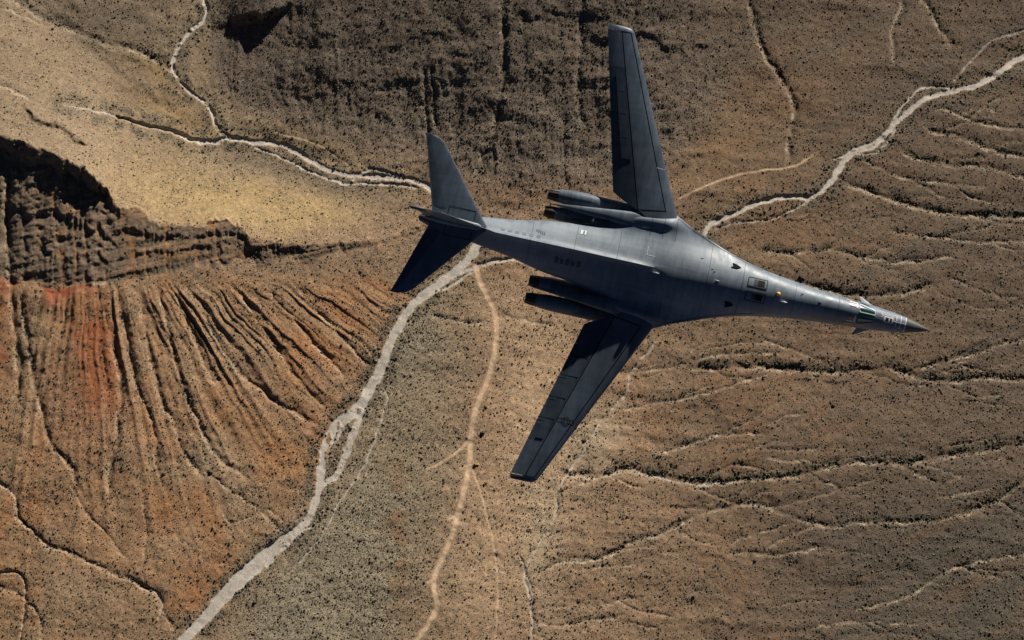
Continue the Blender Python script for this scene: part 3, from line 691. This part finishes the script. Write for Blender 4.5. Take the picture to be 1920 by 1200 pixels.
M_glass = NT('windshield_glass'); M_glass.b.inputs['Base Color'].default_value = (.008, .065, .058, 1); M_glass.b.inputs['Roughness'].default_value = .16; M_glass.b.inputs['Specular IOR Level'].default_value = 1.0
M_glass.b.inputs['Coat Weight'].default_value = 1.0; M_glass.b.inputs['Coat Roughness'].default_value = .12; M_glass = M_glass.m
M_amb = simple_mat('amber_window', (.30, .13, .06), .25); M_ball = simple_mat('yellow_dome_cover', (.75, .45, .08), .4)
M_dim = simple_mat('faded_marking', (.045, .055, .065), .7)

tS_ = [0, .15, .5, 1.2, 2.2, 3.5, 4.7, 6.3, 8, 10.5, 13.1, 15, 17, 19, 20.7, 22.0, 22.9, 23.4, 24.5, 26.0, 27.4, 28.7, 29.6, 30.9, 33.7, 36.5, 39.5, 42, 43.6, 44.3, 44.55]
tW  = [.01, .09, .22, .43, .67, .88, 1.02, 1.13, 1.25, 1.43, 1.75, 2.07, 2.55, 3.2, 3.86, 4.38, 4.85, 5.02, 4.95, 4.72, 4.25, 3.44, 2.95, 2.58, 2.20, 1.62, 1.20, .78, .56, .40, .16]
tT  = [0, .08, .2, .38, .62, .88, 1.14, 1.42, 1.55, 1.58, 1.58, 1.6, 1.64, 1.68, 1.70, 1.70, 1.70, 1.69, 1.68, 1.66, 1.64, 1.64, 1.64, 1.62, 1.55, 1.44, 1.30, 1.1, 1.0, .90, .7]
tB  = [0, -.08, -.22, -.45, -.75, -1.0, -1.15, -1.3, -1.45, -1.55, -1.6, -1.6, -1.5, -1.4, -1.3, -1.2, -1.2, -1.2, -1.2, -1.2, -1.1, -1.0, -.9, -.8, -.6, -.35, -.05, .15, .3, .4, .55]
tE  = [0, 0, 0, 0, 0, 0, 0, 0, 0, -.05, -.1, -.1, -.05, 0, .05, .1, .1, .08, .0, -.05, -.1, -.15, -.2, -.2, -.05, .2, .48, .6, .65, .68, .62]
from functools import lru_cache
def _pchip(xs, ys):
    xs = np.array(xs, float); ys = np.array(ys, float); h = np.diff(xs); d = np.diff(ys)/h; m = np.zeros(len(xs))
    m[0], m[-1] = d[0], d[-1]
    for i in range(1, len(xs)-1):
        if d[i-1]*d[i] > 0: m[i] = 3*(h[i-1]+h[i])/((2*h[i]+h[i-1])/d[i-1]+(h[i]+2*h[i-1])/d[i])
    def f(x):
        x = np.clip(x, xs[0], xs[-1]); i = np.clip(np.searchsorted(xs, x, 'right')-1, 0, len(h)-1); t_ = (x-xs[i])/h[i]
        return ((1+2*t_)*(1-t_)**2*ys[i]+t_*(1-t_)**2*h[i]*m[i]+t_*t_*(3-2*t_)*ys[i+1]+t_*t_*(t_-1)*h[i]*m[i+1])
    return f
fW, fT, fB, fE = (_pchip(tS_, q) for q in (tW, tT, tB, tE))
def sstep(a, b, x):
    t_ = min(1, max(0, (x-a)/(b-a))); return t_*t_*(3-2*t_)
def top_z(s, y):
    w_ = float(fW(s)); a = min(1, abs(y)/max(w_, 1e-6)); ze = float(fE(s)); hT = float(fT(s))-ze
    ell = math.sqrt(max(0, 1-a*a))
    blend = sstep(13, 21, s)                       # round neck -> blended centre body
    wf = 2.3+1.0*sstep(16, 24, s)
    b = min(1, abs(y)/max(wf, 1e-6))
    mid = (.5+.5*math.cos(math.pi*min(1, abs(y)/(wf*1.35))))*.86
    tent = max(0, 1-abs(y)/(w_ if s > 29 else max(w_*.9, .1)))
    aft = sstep(22.5, 27.5, s)
    mid = mid*(1-.55*aft)+.55*aft*(1-min(1, abs(y)/3.0))
    skirt = .26*math.sqrt(max(0, 1-a**4))
    mid = mid*(1-.15)+skirt*(1-b*.3) if False else max(mid, 0)*.86+skirt*.5
    mid *= min(1, (1-a**6))
    tail = sstep(28.5, 32, s)
    shape = ell*(1-blend)+mid*blend
    if tail > 0: shape = shape*(1-tail)+tail*(.40*ell+.60*(1-a))
    z = ze+hT*shape
    # pivot fairing that swells over the wing root
    g = sstep(21.8, 24.0, s)*(1-sstep(26.8, 29.2, s))
    if g > 0:
        gl = ze+g*.74*math.sqrt(max(0, 1-a**9))*(.50+.54*math.exp(-((abs(y)-4.15)/.62)**2))
        k = .22; m_ = max(z, gl); z = m_+k*math.log(math.exp((z-m_)/k)+math.exp((gl-m_)/k))-k*math.log(2)*(1-g)*0
        z = ze+(z-ze)*(1-a**14)
    # dorsal spine ridge
    sp = sstep(22.5, 26, s)*(1-sstep(41, 44, s))
    z += sp*.20*math.exp(-(abs(y)/.20)**1.2)
    return z
def bot_z(s, y):
    w_ = float(fW(s)); a = min(1, abs(y)/max(w_, 1e-6)); ze = float(fE(s)); hB = float(fB(s))-ze
    e = 2+2*sstep(14, 22, s); return ze+hB*(max(0, 1-a**e))**(1/2.0 if s < 22 else .7)
def loft(rings, closed=True, cap=True):
    n = len(rings[0]); Vv = [p for r in rings for p in r]; Ff = []
    for i in range(len(rings)-1):
        for k in range(n if closed else n-1):
            a = i*n+k; b = i*n+(k+1) % n; Ff.append((a, b, b+n, a+n))
    if cap: Ff += [tuple(range(n))[::-1], tuple(range((len(rings)-1)*n, len(rings)*n))]
    return Vv, Ff
def fix(me):
    bm = bmesh.new(); bm.from_mesh(me); bmesh.ops.recalc_face_normals(bm, faces=bm.faces); bm.to_mesh(me); bm.free(); me.set_sharp_from_angle(angle=math.radians(38)); return me
def body_piece(name, s0, s1, n, mat, parent=bomber):
    rings = []; NTOP, NB = 56, 24
    for i in range(n+1):
        s = s0+(s1-s0)*i/n
        if s0 == 0: s = s0+(s1-s0)*(i/n)**1.7
        w_ = float(fW(s)); r = []
        for k in range(NTOP+1):
            q = -1+2*k/NTOP; y = math.sin(q*math.pi/2)*w_ if s < 14 else (.55*math.sin(q*math.pi/2)+.45*q)*w_
            r.append(LP(s, y, top_z(s, y)))
        for k in range(1, NB):
            y = w_*math.cos(math.pi*k/NB); r.append(LP(s, y, bot_z(s, y)))
        rings.append(r)
    return obj(name, fix(mesh(name, *loft(rings))), parent, mat)
body_piece('fuselage', 2.2, 44.55, 190, M_skin)
body_piece('radome', 0.0, 2.2, 22, M_rad)

# strips and patches that lie on the body
def ribbon(path, width, lift=.012, thick=.0, zf=top_z):
    Vv, Ff = [], []; n = len(path)
    for i, (s, y) in enumerate(path):
        a = path[max(i-1, 0)]; b = path[min(i+1, n-1)]; d = Vector((b[0]-a[0], b[1]-a[1]))
        d = d.normalized() if d.length else Vector((1, 0)); nx, ny = -d.y*width/2, d.x*width/2
        for q in (-1, 1):
            ss, yy = s+q*nx, y+q*ny; Vv.append(LP(ss, yy, zf(ss, yy)+lift))
    for i in range(n-1): Ff.append((2*i, 2*i+1, 2*i+3, 2*i+2))
    return Vv, Ff
def line(p, q, n=14): return [(p[0]+(q[0]-p[0])*k/n, p[1]+(q[1]-p[1])*k/n) for k in range(n+1)]
def join(parts):
    Vv, Ff = [], []
    for v_, f_ in parts:
        b = len(Vv); Vv += v_; Ff += [tuple(i+b for i in f) for f in f_]
    return Vv, Ff
def patch(s0, s1, y0, y1, lift=.012, n=8, zf=top_z):
    Vv = []; Ff = []
    for i in range(n+1):
        for k in range(n+1):
            s = s0+(s1-s0)*i/n; y = y0+(y1-y0)*k/n; Vv.append(LP(s, y, zf(s, y)+lift))
    for i in range(n):
        for k in range(n): a = i*(n+1)+k; Ff.append((a, a+1, a+n+2, a+n+1))
    return Vv, Ff
def slab(me, th=.012):
    bm = bmesh.new(); bm.from_mesh(me); bmesh.ops.recalc_face_normals(bm, faces=bm.faces)
    if sum(f.normal.z for f in bm.faces) < 0: bmesh.ops.reverse_faces(bm, faces=bm.faces)
    r = bmesh.ops.extrude_face_region(bm, geom=list(bm.faces))
    for v in [g for g in r['geom'] if isinstance(g, bmesh.types.BMVert)]: v.co.z += th
    bmesh.ops.recalc_face_normals(bm, faces=bm.faces); bm.to_mesh(me); bm.free(); me.set_sharp_from_angle(angle=math.radians(38)); return me
def flat(name, vf, mat, parent=bomber, th=.010):
    return obj(name, slab(mesh(name, *vf), th), parent, mat)

# nose refuelling marks
flat('refuelling_guide_line', join([ribbon(line((2.12, .0), (3.25, .0)), .07)]), M_white)
for s, y0, y1 in ((2.17, .62, -.62), (2.62, .60, -.52), (3.02, .50, -.42)):
    flat('refuelling_cross_bar', ribbon(line((s, y0), (s+.02, y1), 20), .07), M_white)
rc = flat('refuelling_receptacle', patch(3.3, 4.15, -.26, .30), M_white)
for a, b in ((3.42, 3.60), (3.72, 4.0)): flat('receptacle_door', patch(a, b, -.16, .18, .026), M_grille, rc)
flat('receptacle_frame', join([ribbon(line((3.25, .34), (4.45, .42)), .05), ribbon(line((4.45, .42), (4.2, .28)), .05), ribbon(line((4.2,.30),(4.45,.12)),.05)]), M_white)
# windshield
def pane(name, corners, mat, lift=.02, parent=bomber, n=10, bulge=0.0):
    (a, b, c, d) = corners; Vv = []; Ff = []
    for i in range(n+1):
        for k in range(n+1):
            u_ = i/n; v_ = k/n
            s = (a[0]*(1-u_)+b[0]*u_)*(1-v_)+(d[0]*(1-u_)+c[0]*u_)*v_; y = (a[1]*(1-u_)+b[1]*u_)*(1-v_)+(d[1]*(1-u_)+c[1]*u_)*v_
            Vv.append(LP(s, y, top_z(s, y)+lift+bulge*4*v_*(1-v_)))
    for i in range(n):
        for k in range(n): e = i*(n+1)+k; Ff.append((e, e+1, e+n+2, e+n+1))
    return flat(name, (Vv, Ff), mat, parent, .012)
for sg in (1, -1):
    c = [(4.98, sg*.12), (6.32, sg*.10), (6.38, sg*.80), (5.05, sg*.52)]
    wsh = pane('windshield', c, M_glass, bulge=.05)
    fr = [ribbon(line(c[k], c[(k+1) % 4]), .085, .045) for k in range(4)]
    flat('windshield_frame', join(fr), M_white if sg > 0 else M_line, wsh)  # left frame pale, right frame dark: sunlit and shaded sides put in colour
    pane('side_window', [(5.35, sg*.70), (6.35, sg*.92), (6.35, sg*1.02), (5.9, sg*.97)], M_glass)
    sw = pane('rear_side_window', [(6.62, sg*.86), (7.55, sg*1.03), (7.6, sg*1.08), (6.62, sg*1.05)], M_glass)
    flat('window_frame', join([ribbon(line((6.58, sg*.84), (7.6, sg*1.02)), .05, .03)]), M_white if sg > 0 else M_line, sw)  # again coloured pale for the sunlit side, dark for the shaded one
    ew = pane('eyebrow_window', [(6.7, sg*.42), (7.25, sg*.42), (7.25, sg*.78), (6.7, sg*.78)], M_amb)
    flat('window_frame', join([ribbon(line((6.62, sg*.36), (6.62, sg*.84)), .12, .03), ribbon(line((6.62, sg*.80), (7.3, sg*.84)), .08, .03)]), M_white, ew)
    # canards
    rings = []
    for k in range(9):
        q = k/8; y = .80+q*.86; sl = 4.55+q*1.62; st_ = 5.95+q*.42; ch = st_-sl; z0 = -.15-q*.5; r = []
        for j_ in range(20):
            th = 2*math.pi*j_/20; cx = .5-.5*math.cos(th); r.append(LP(sl+ch*cx, sg*y, z0+.055*ch*math.sin(th)*(1-.5*cx)))
        rings.append(r)
    obj('canard', fix(mesh('canard', *loft(rings))), bomber, M_skin)

# hatches, antennas, dome
for sg in (1, -1):
    y0, y1 = sg*.24, sg*1.0
    h_ = flat('escape_hatch', patch(14.55, 16.1, y0, y1, .01), M_skin)
    flat('hatch_seam', join([ribbon(line(a, b), .07, .024) for a, b in (((14.5, y0), (16.15, y0)), ((14.5, y1), (16.15, y1)), ((14.5, y0), (14.5, y1)), ((16.15, y0), (16.15, y1)))]), M_line, h_)
    flat('vent_grille', patch(14.72, 15.3, sg*.36, sg*.88, .026), M_grille, h_)
    flat('vent_panel', patch(15.3, 15.65, sg*.36, sg*.88, .026), M_dim, h_)
    # dark scoop
    s0, yy = 17.35, sg*1.72
    pts = [(s0-.42, yy-.05*sg), (s0-.08, yy-.22*sg), (s0+.45, yy-.20*sg), (s0+.25, yy-.03*sg), (s0+.35, yy+.22*sg), (s0+.02, yy+.16*sg)]
    flat('air_scoop', ([LP(a, b, top_z(a, b)+.02) for a, b in pts], [tuple(range(6))]), M_seal, th=.06)
def blade(s, y, L, h, th, mat, name='blade_antenna', lean=.25):
    Vv = []; z = top_z(s, y)-.03
    for q, k in ((0, 1.0), (1, .55)):
        for a in range(8):
            an = 2*math.pi*a/8; Vv.append(LP(s+lean*q+L/2*k*math.cos(an), y+th/2*k*math.sin(an), z+h*q))
    Ff = [(a, (a+1) % 8, 8+(a+1) % 8, 8+a) for a in range(8)]+[tuple(range(8, 16))]
    obj(name, fix(mesh(name, Vv, Ff)), bomber, mat)
blade(18.7, .05, .34, .34, .10, M_white); blade(9.8, .1, .3, .30, .10, M_line)
blade(12.75, -.50, .55, .25, .14, M_white); blade(23.9, -.42, .55, .28, .12, M_white); blade(20.2, 1.7, .12, .1, .1, M_line, 'probe')
blade(11.3, .5, .12, .12, .1, M_line, 'probe'); blade(19.2, .95, .1, .1, .1, M_line, 'probe'); blade(19.0, .75, .1, .1, .1, M_line, 'probe')
bm = bmesh.new(); bmesh.ops.create_uvsphere(bm, u_segments=24, v_segments=14, radius=.20, matrix=Matrix.Translation(LP(13.45, .04, top_z(13.45, .04)+.10)))
dm = bobj('dome_light', bm, bomber, M_ball, True)
bm = bmesh.new(); bmesh.ops.create_cone(bm, cap_ends=True, segments=20, radius1=.25, radius2=.22, depth=.1, matrix=Matrix.Translation(LP(13.45, .04, top_z(13.45, .04))))
bobj('dome_collar', bm, dm, M_line)
for a, b in ((30.45, 30.6), (30.72, 30.95)): flat('white_data_mark', patch(a, b, 1.55, 1.95, .02), M_white)
flat('stencil_mark', join([patch(30.4, 30.45, 1.6, 1.9, .03), patch(30.62, 30.70, 1.6, 1.85, .03)]), M_line)
for k in range(5): flat('tail_vent', patch(33.9+.17*k, 33.98+.17*k, .72+.05*k, .98+.04*k, .02), M_dim)
for k in range(6): flat('worn_paint_patch', patch(34.2+k*.62, 34.55+k*.62, .34, .62-.02*k, .012), M_nac)
# wing-root joint lines and centre body joints
for sg in (1, -1):
    for ss in (22.9, 24.0, 25.1):
        flat('skin_joint', ribbon([(ss+.1*k/12, sg*(2.7+k*.165)) for k in range(13)], .035, .012), M_dim, th=.004)
    flat('leading_edge_joint', ribbon([(s, sg*(float(fW(s))-.16)) for s in np.linspace(15, 23, 30)], .035, .015), M_dim, th=.004)
for ss in (8.2, 12.0, 16.6, 19.6, 27.5, 31.2, 35.0): flat('skin_joint', ribbon([(ss, float(fW(ss))*(-.9+1.8*k/30)) for k in range(31)], .03, .012), M_dim, th=.003)
tick = [(25.05, 1.75), (25.05, .95), (24.3, .95)]
flat('walkway_mark', join([ribbon(line(tick[0], tick[1]), .03, .02), ribbon(line(tick[1], tick[2]), .03, .02)]), M_white, th=.004)
# formation of dim squadron marks on the shaded side
for k in range(5): flat('dim_tail_mark', patch(30.4+.48*k, 30.72+.48*k, -1.35, -.85-.1*(k % 2), .015), M_dim, th=.004)

# ---- wings
Z_W = .10
def LE(y): return 23.2+.467*(y-5.0)
def chord(y): return 5.40+(2.30-5.40)*(y-5.77)/(19.95-5.77)
def TE(y):
    if y >= 5.77: return LE(y)+chord(y)
    return 28.95+(26.5-28.95)*(5.77-y)/(5.77-4.58)
def sB(y): return LE(y)+(.98+(.34-.98)*(y-5.3)/(19.7-5.3))
def sA(y): return 26.60+(31.17-26.60)*(y-4.75)/(19.6-4.75)
def prof(c):
    c = min(1, max(0, c)); return 5*.115*(.2969*math.sqrt(c)-.126*c-.3516*c*c+.2843*c**3-.1015*c**4)
def wz(y, s, up=1):
    ch = chord(y); c = (s-LE(y))/ch; camb = .022*(4*min(1, max(0, c))*(1-min(1, max(0, c))))
    tw = Z_W+.012*(y-5)
    return tw+ch*(camb+up*prof(c)*(1.0 if up > 0 else .7))-.035*max(0, c-.55)*ch
def wpatch(name, sg, y0, y1, f0, f1, parent, mat, ny=24, ns=10, inset=0.0, lefine=False, ends=True):
    rings = []
    for i in range(ny+1):
        y = y0+(y1-y0)*i/ny; a, b = f0(y), f1(y)
        if b <= a+.01: b = a+.01
        up = []; dn = []
        for k in range(ns+1):
            q = k/ns; q = q*q if lefine else q; s = a+(b-a)*q
            up.append(LP(s, sg*y, wz(y, s, 1)-inset)); dn.append(LP(s, sg*y, wz(y, s, -1)+inset))
        if lefine: r = up+dn[:0:-1]
        else: r = up+dn[::-1]
        rings.append(r)
    return obj(name, fix(mesh(name, *loft(rings))), parent, mat)
GAP = .045
star = [(math.sin(k*math.pi/5)*(1 if k % 2 == 0 else .40), math.cos(k*math.pi/5)*(1 if k % 2 == 0 else .40)) for k in range(10)]
for sg in (1, -1):
    ytip = 19.62
    wing = wpatch('wing', sg, 5.05 if False else 3.9, ytip-GAP, lambda y: sB(y)+GAP if y > 4.9 else LE(max(y, 3.9))+.9, lambda y: min(sA(y)-GAP, TE(y)), bomber, M_wing, 40, 14)
    wpatch('slat', sg, 3.9, ytip+.02, LE, lambda y: sB(y)-GAP, wing, M_wing, 40, 12, lefine=True)
    wpatch('gap_seal', sg, 4.4, ytip+.05, lambda y: sB(y)-.15, lambda y: min(TE(y)-.02, sA(y)+.2), wing, M_seal, 30, 12, inset=.05)
    ysp = [4.70, 7.6, 10.2, 12.7, 14.9, 16.5, ytip-GAP]
    # root to tip: inner flap, flap sections and tip section
    for k in range(6):
        a, b = ysp[k], ysp[k+1]
        wpatch('flap', sg, a+.004, b-.004, lambda y: sA(y)+GAP, lambda y: max(TE(y), sA(y)+GAP+.02), wing, M_wing if k == 5 else M_flap, 10, 8)
    # spoilers
    for k, (a, b) in enumerate(((8.8, 10.5), (10.56, 12.5), (12.56, 14.4), (14.46, 16.2))):
        Vv = []; n = 10
        for i in range(n+1):
            y = a+(b-a)*i/n
            for j_ in range(5):
                s = sA(y)+.20+.85*j_/4*(1-.25*(y-8.8)/8); Vv.append(LP(s, sg*y, wz(y, s)+.012+.02*j_/4))
        Ff = [(i*5+j_, i*5+j_+1, i*5+j_+6, i*5+j_+5) for i in range(n) for j_ in range(4)]
        flat('spoiler', (Vv, Ff), M_flap, wing, .02)
        for yy in ((a, ) if sg < 0 else ()):
            flat('spoiler_gap', ([LP(sA(yy)+.15+q*1.45, sg*(yy+d), wz(yy, sA(yy)+.15+q*1.45)+.045) for q in (0, .5, 1) for d in (-.09, -.03)], [(0, 1, 3, 2), (2, 3, 5, 4)]), M_seal, wing, .004)
    # rounded wing tip
    rings = []
    for i in range(9):
        q = i/8; y = ytip+.005+.42*q; k = math.sqrt(max(0, 1-q*q)) if q < 1 else .04
        a = LE(ytip)+.467*(y-ytip)+(1-k)*.55; b = LE(ytip)+chord(ytip)-.02*q-(1-k)*.12; ch = b-a; up = []; dn = []
        for j_ in range(15):
            c = (j_/14)**1.5; s = a+ch*c; h_ = ch*prof(c)*max(k, .04); camb = Z_W+.012*14.6+.022*4*c*(1-c)*ch-.035*max(0, c-.55)*ch
            up.append(LP(s, sg*y, camb+h_)); dn.append(LP(s, sg*y, camb-.7*h_))
        rings.append(up+dn[:0:-1])
    obj('wing_tip', fix(mesh('wing_tip', *loft(rings))), wing, M_wing)
    flat('tip_joint', ([LP(sB(ytip)-.05+q*(sA(ytip)-sB(ytip)+.1), sg*(ytip-.05+d), wz(ytip, sB(ytip)+q*(sA(ytip)-sB(ytip)))+.004) for q in (0, .33, .66, 1) for d in (-.04, .04)], [(0, 1, 3, 2), (2, 3, 5, 4), (4, 5, 7, 6)]), M_seal, wing, .004)
    # root joint of the panel
    pr = line((sB(5.0)-.02, 5.08), (26.7, 4.68), 12)
    flat('root_joint', ([LP(s+(0), sg*(y+d), max(wz(y, s), 0)+.006) for s, y in pr for d in (-.045, .045)], [(2*i, 2*i+1, 2*i+3, 2*i+2) for i in range(12)]), M_seal, wing, .004)
    if sg > 0: flat('slat_joint', ([LP(LE(8.6)+.02+q*.85, sg*(8.6+d), wz(8.6, LE(8.6)+.02+q*.85)+.004) for q in (.1, .4, .7, 1) for d in (-.03, .03)], [(0, 1, 3, 2), (2, 3, 5, 4), (4, 5, 7, 6)]), M_white, wing, .003)
    if sg < 0:      # low visibility star and bars, right wing
        cy, cs = 14.35, 28.75; R0 = .36
        def on(a, b): y = cy+b; s = cs+a; return LP(s, sg*y, wz(y, s)+.012)
        def ring(P, wdt):
            o_ = []; n = len(P)
            for i in range(n):
                a = Vector(P[i]); b = Vector(P[(i+1) % n]); d = (b-a).normalized(); nn = Vector((-d.y, d.x))*wdt/2
                b0 = [on(*(a+nn)), on(*(a-nn)), on(*(b-nn)), on(*(b+nn))]; o_.append((b0, [(0, 1, 2, 3)]))
            return join(o_)
        circ = [(R0*math.cos(2*math.pi*k/20), R0*math.sin(2*math.pi*k/20)) for k in range(20)]
        bars = [[(q*R0*1.0, -.2), (q*R0*1.95, -.2), (q*R0*1.95, .12), (q*R0*1.0, .12)] for q in (1, -1)]
        flat('star_insignia', join([ring([(x*R0*.92, y*R0*.92) for x, y in star], .045), ring(circ, .05)]+[ring(b, .05) for b in bars]), M_line, wing, .003)

# ---- nacelle shelf, engines
for sg in (1, -1):
    rings = []
    for i in range(25):
        s = 25.6+(34.15-25.6)*i/24
        yi = np.interp(s, [25.6, 28.7, 31, 34.15], [3.0, 3.25, 3.42, 3.66]); yo = np.interp(s, [25.6, 26.3, 34.15], [4.5, 4.55, 3.70])
        zt_ = np.interp(s, [25.6, 28, 31, 34.15], [.46, .50, .28, -.12]); th = np.interp(s, [25.6, 30, 34.15], [.8, .55, .06]); r = []
        for k in range(16):
            an = 2*math.pi*k/16; cx, sz = math.cos(an), math.sin(an)
            r.append(LP(s, sg*((yi+yo)/2+(yo-yi)/2*np.sign(cx)*abs(cx)**.6), zt_-th/2+th/2*np.sign(sz)*abs(sz)**.7))
        rings.append(r)
    obj('nacelle_fairing', fix(mesh('nacelle_fairing', *loft(rings))), bomber, M_nac)
    for nm, yc, table in (('outer', 4.62, [(24.0, .5, .50, -1.25), (24.6, .62, .62, -1.25), (25, .64, .62, -1.22), (28.5, .64, .60, -1.15), (29.6, .66, .62, -1.10), (30.0, .66, .78, -.98), (30.6, .68, .86, -.90), (31.4, .69, .86, -.90), (32.4, .67, .80, -.92), (33.0, .61, .68, -.95), (33.45, .55, .56, -.96)]),
                          ('inner', 3.08, [(24.0, .5, .5, -1.35), (24.6, .66, .66, -1.35), (26, .68, .68, -1.3), (30, .68, .68, -1.2), (31.5, .68, .70, -1.14), (32.6, .64, .70, -1.08), (33.1, .58, .62, -1.08), (33.45, .54, .56, -1.08)])):
        tb = np.array(table); rings = []
        for s in np.concatenate([np.linspace(24.0, 29.4, 14), np.linspace(29.6, 33.45, 28)]):
            ry, rz, zc = (float(np.interp(s, tb[:, 0], tb[:, k])) for k in (1, 2, 3)); r = []
            yy = yc+.10*sstep(33.4, 24, s)
            for k in range(36):
                an = 2*math.pi*k/36; cx, sz = math.cos(an), math.sin(an)
                r.append(LP(s, sg*(yy+ry*np.sign(cx)*abs(cx)**.9), zc+rz*np.sign(sz)*abs(sz)**.9))
            rings.append(r)
        nac = obj('engine_nacelle', fix(mesh('engine_nacelle', *loft(rings))), bomber, M_nac)
        zc = tb[-1, 3]; rs_ = []
        for s, r0 in ((33.40, .562), (32.75, .655)):
            pass
        # joint band of the nacelle
        rr = []
        for s in (32.38, 32.44):
            ry, rz, z1 = (float(np.interp(s, tb[:, 0], tb[:, k])) for k in (1, 2, 3)); yy = yc+.10*sstep(33.4, 24, s)
            rr.append([LP(s, sg*(yy+(ry+.006)*np.sign(math.cos(a))*abs(math.cos(a))**.9), z1+(rz+.006)*np.sign(math.sin(a))*abs(math.sin(a))**.9) for a in np.arange(36)*2*math.pi/36])
        obj('cowl_joint', fix(mesh('cowl_joint', *loft(rr, cap=False))), nac, M_dim)
        # nozzle: dark tube, twelve petals
        noz = []
        for s, r0 in ((33.3, .47), (33.9, .44), (34.25, .40), (34.25, .36), (33.6, .30)):
            noz.append([LP(s, sg*yc+r0*math.cos(a), zc+r0*math.sin(a)) for a in np.arange(24)*2*math.pi/24])
        nz = obj('exhaust_nozzle', fix(mesh('exhaust_nozzle', *loft(noz))), nac, M_hot)
        for k in range(12):
            a0 = 2*math.pi*(k+.16)/12; a1 = 2*math.pi*(k+.84)/12; Vv = []
            for s, r0 in ((33.38, .555), (33.8, .545), (34.1, .50), (34.38, .44)):
                for rr_ in (r0, r0-.035):
                    for a in (a0, (a0+a1)/2, a1): Vv.append(LP(s, sg*yc+rr_*math.cos(a), zc+rr_*math.sin(a)))
            Ff = []
            for i in range(3):
                b = i*6; Ff += [(b, b+1, b+7, b+6), (b+1, b+2, b+8, b+7), (b+3, b+9, b+10, b+4), (b+4, b+10, b+11, b+5), (b, b+6, b+9, b+3), (b+2, b+5, b+11, b+8)]
            Ff += [(0, 3, 4, 1), (1, 4, 5, 2), (18, 19, 22, 21), (19, 20, 23, 22)]
            pt = obj('nozzle_petal', fix(mesh('nozzle_petal', Vv, Ff)), nac, M_burn)

# ---- tail
def surf(name, sects, mat, parent, thk=.07, vertical=False, sg=1):
    """sects: (span, s_le, s_te, other coordinate)"""
    rings = []; n = 18
    S_ = []
    for k in range(len(sects)-1):
        for i in range(8): q = i/8; S_.append([a+(b-a)*q for a, b in zip(sects[k], sects[k+1])])
    S_.append(list(sects[-1]))
    for sp, a, b, o_ in S_:
        ch = b-a; up = []; dn = []
        for j_ in range(n+1):
            c = (j_/n)**1.6; h_ = ch*prof(c)/.115*thk*.98
            if vertical: up.append(LP(a+ch*c, o_+h_, sp)); dn.append(LP(a+ch*c, o_-h_, sp))
            else: up.append(LP(a+ch*c, sg*sp, o_+h_)); dn.append(LP(a+ch*c, sg*sp, o_-h_))
        rings.append(up+dn[:0:-1])
    return obj(name, fix(mesh(name, *loft(rings))), parent, mat)
ZS = 2.45
fin = surf('vertical_fin', [(.9, 36.2, 42.9, 0), (1.5, 38.0, 43.05, 0), (ZS, 38.75, 43.3, 0), (6.2, 42.25, 44.55, 0), (6.55, 42.7, 44.6, 0)], M_skin, bomber, .045, True)
surf('rudder', [(1.0, 42.7, 43.7, 0), (ZS, 43.1, 44.1, 0), (6.2, 44.3, 45.15, 0), (6.5, 44.5, 45.2, 0)], M_flap, fin, .10, True)
# fin-top fairing and bullet
def pod(name, pts, mat, parent, seg=20):
    rings = [[LP(s, y+r*math.cos(a), z+r*math.sin(a)) for a in np.arange(seg)*2*math.pi/seg] for s, y, z, r in pts]
    return obj(name, fix(mesh(name, *loft(rings))), parent, mat)
pod('fin_tip_antenna', [(43.9, 0, 6.0, .03), (44.2, 0, 6.0, .12), (44.8, 0, 6.02, .15), (45.2, 0, 6.03, .13), (45.4, 0, 6.03, .07), (45.44, 0, 6.03, .01)], M_flap, fin)
pod('tail_cone', [(41.0, 0, .60, .42), (42.0, 0, .60, .50), (43.2, 0, .62, .50), (44.0, 0, .64, .46), (44.5, 0, .66, .34), (44.72, 0, .68, .16), (44.78, 0, .68, .02)], M_flap, bomber)
for sg in (1, -1):
    fr = pod('stabilizer_fairing', [(38.9, sg*.05, ZS, .03), (39.6, sg*.1, ZS, .22), (41.2, sg*.12, ZS, .30), (43.0, sg*.12, ZS, .26), (44.3, sg*.08, ZS, .08), (44.5, sg*.08, ZS, .02)], M_skin, bomber)
    sb = surf('horizontal_stabilizer', [(.12, 38.75, 43.6, ZS), (.8, 39.35, 43.72, ZS), (6.35, 43.78, 45.42, ZS), (6.72, 44.3, 45.55, ZS), (6.92, 44.95, 45.72, ZS)], M_wing, bomber, .065, False, sg)
    def hz(s, y, a=39.35, b=43.78): return ZS+.14
    # aft section of the stabilizer (elevon) and root joint lines
    surf('elevon', [(1.0, 42.2, 43.74, ZS), (6.6, 44.95, 45.46, ZS)], M_flap, sb, .12, False, sg)
    def szf(s, y):
        q = (y-.8)/(6.35-.8); a = 39.35+(43.78-39.35)*q; b = 43.72+(45.42-43.72)*q; c = (s-a)/(b-a)
        return ZS+(b-a)*prof(c)/.115*.065*.98+.012
    for p_, q_ in (((40.0, 1.25), (42.3, 1.25)), ((42.3, 1.25), (42.3, .35)), ((40.0, 1.25), (40.0, .5))):
        L_ = line(p_, q_, 10); vf = ribbon([(s, y) for s, y in L_], .05, 0, zf=lambda s, y: szf(s, max(y, .3)))
        vf = ([(x, sg*y, z) for x, y, z in vf[0]], vf[1]); flat('root_seam', vf, M_seal, sb, .004)
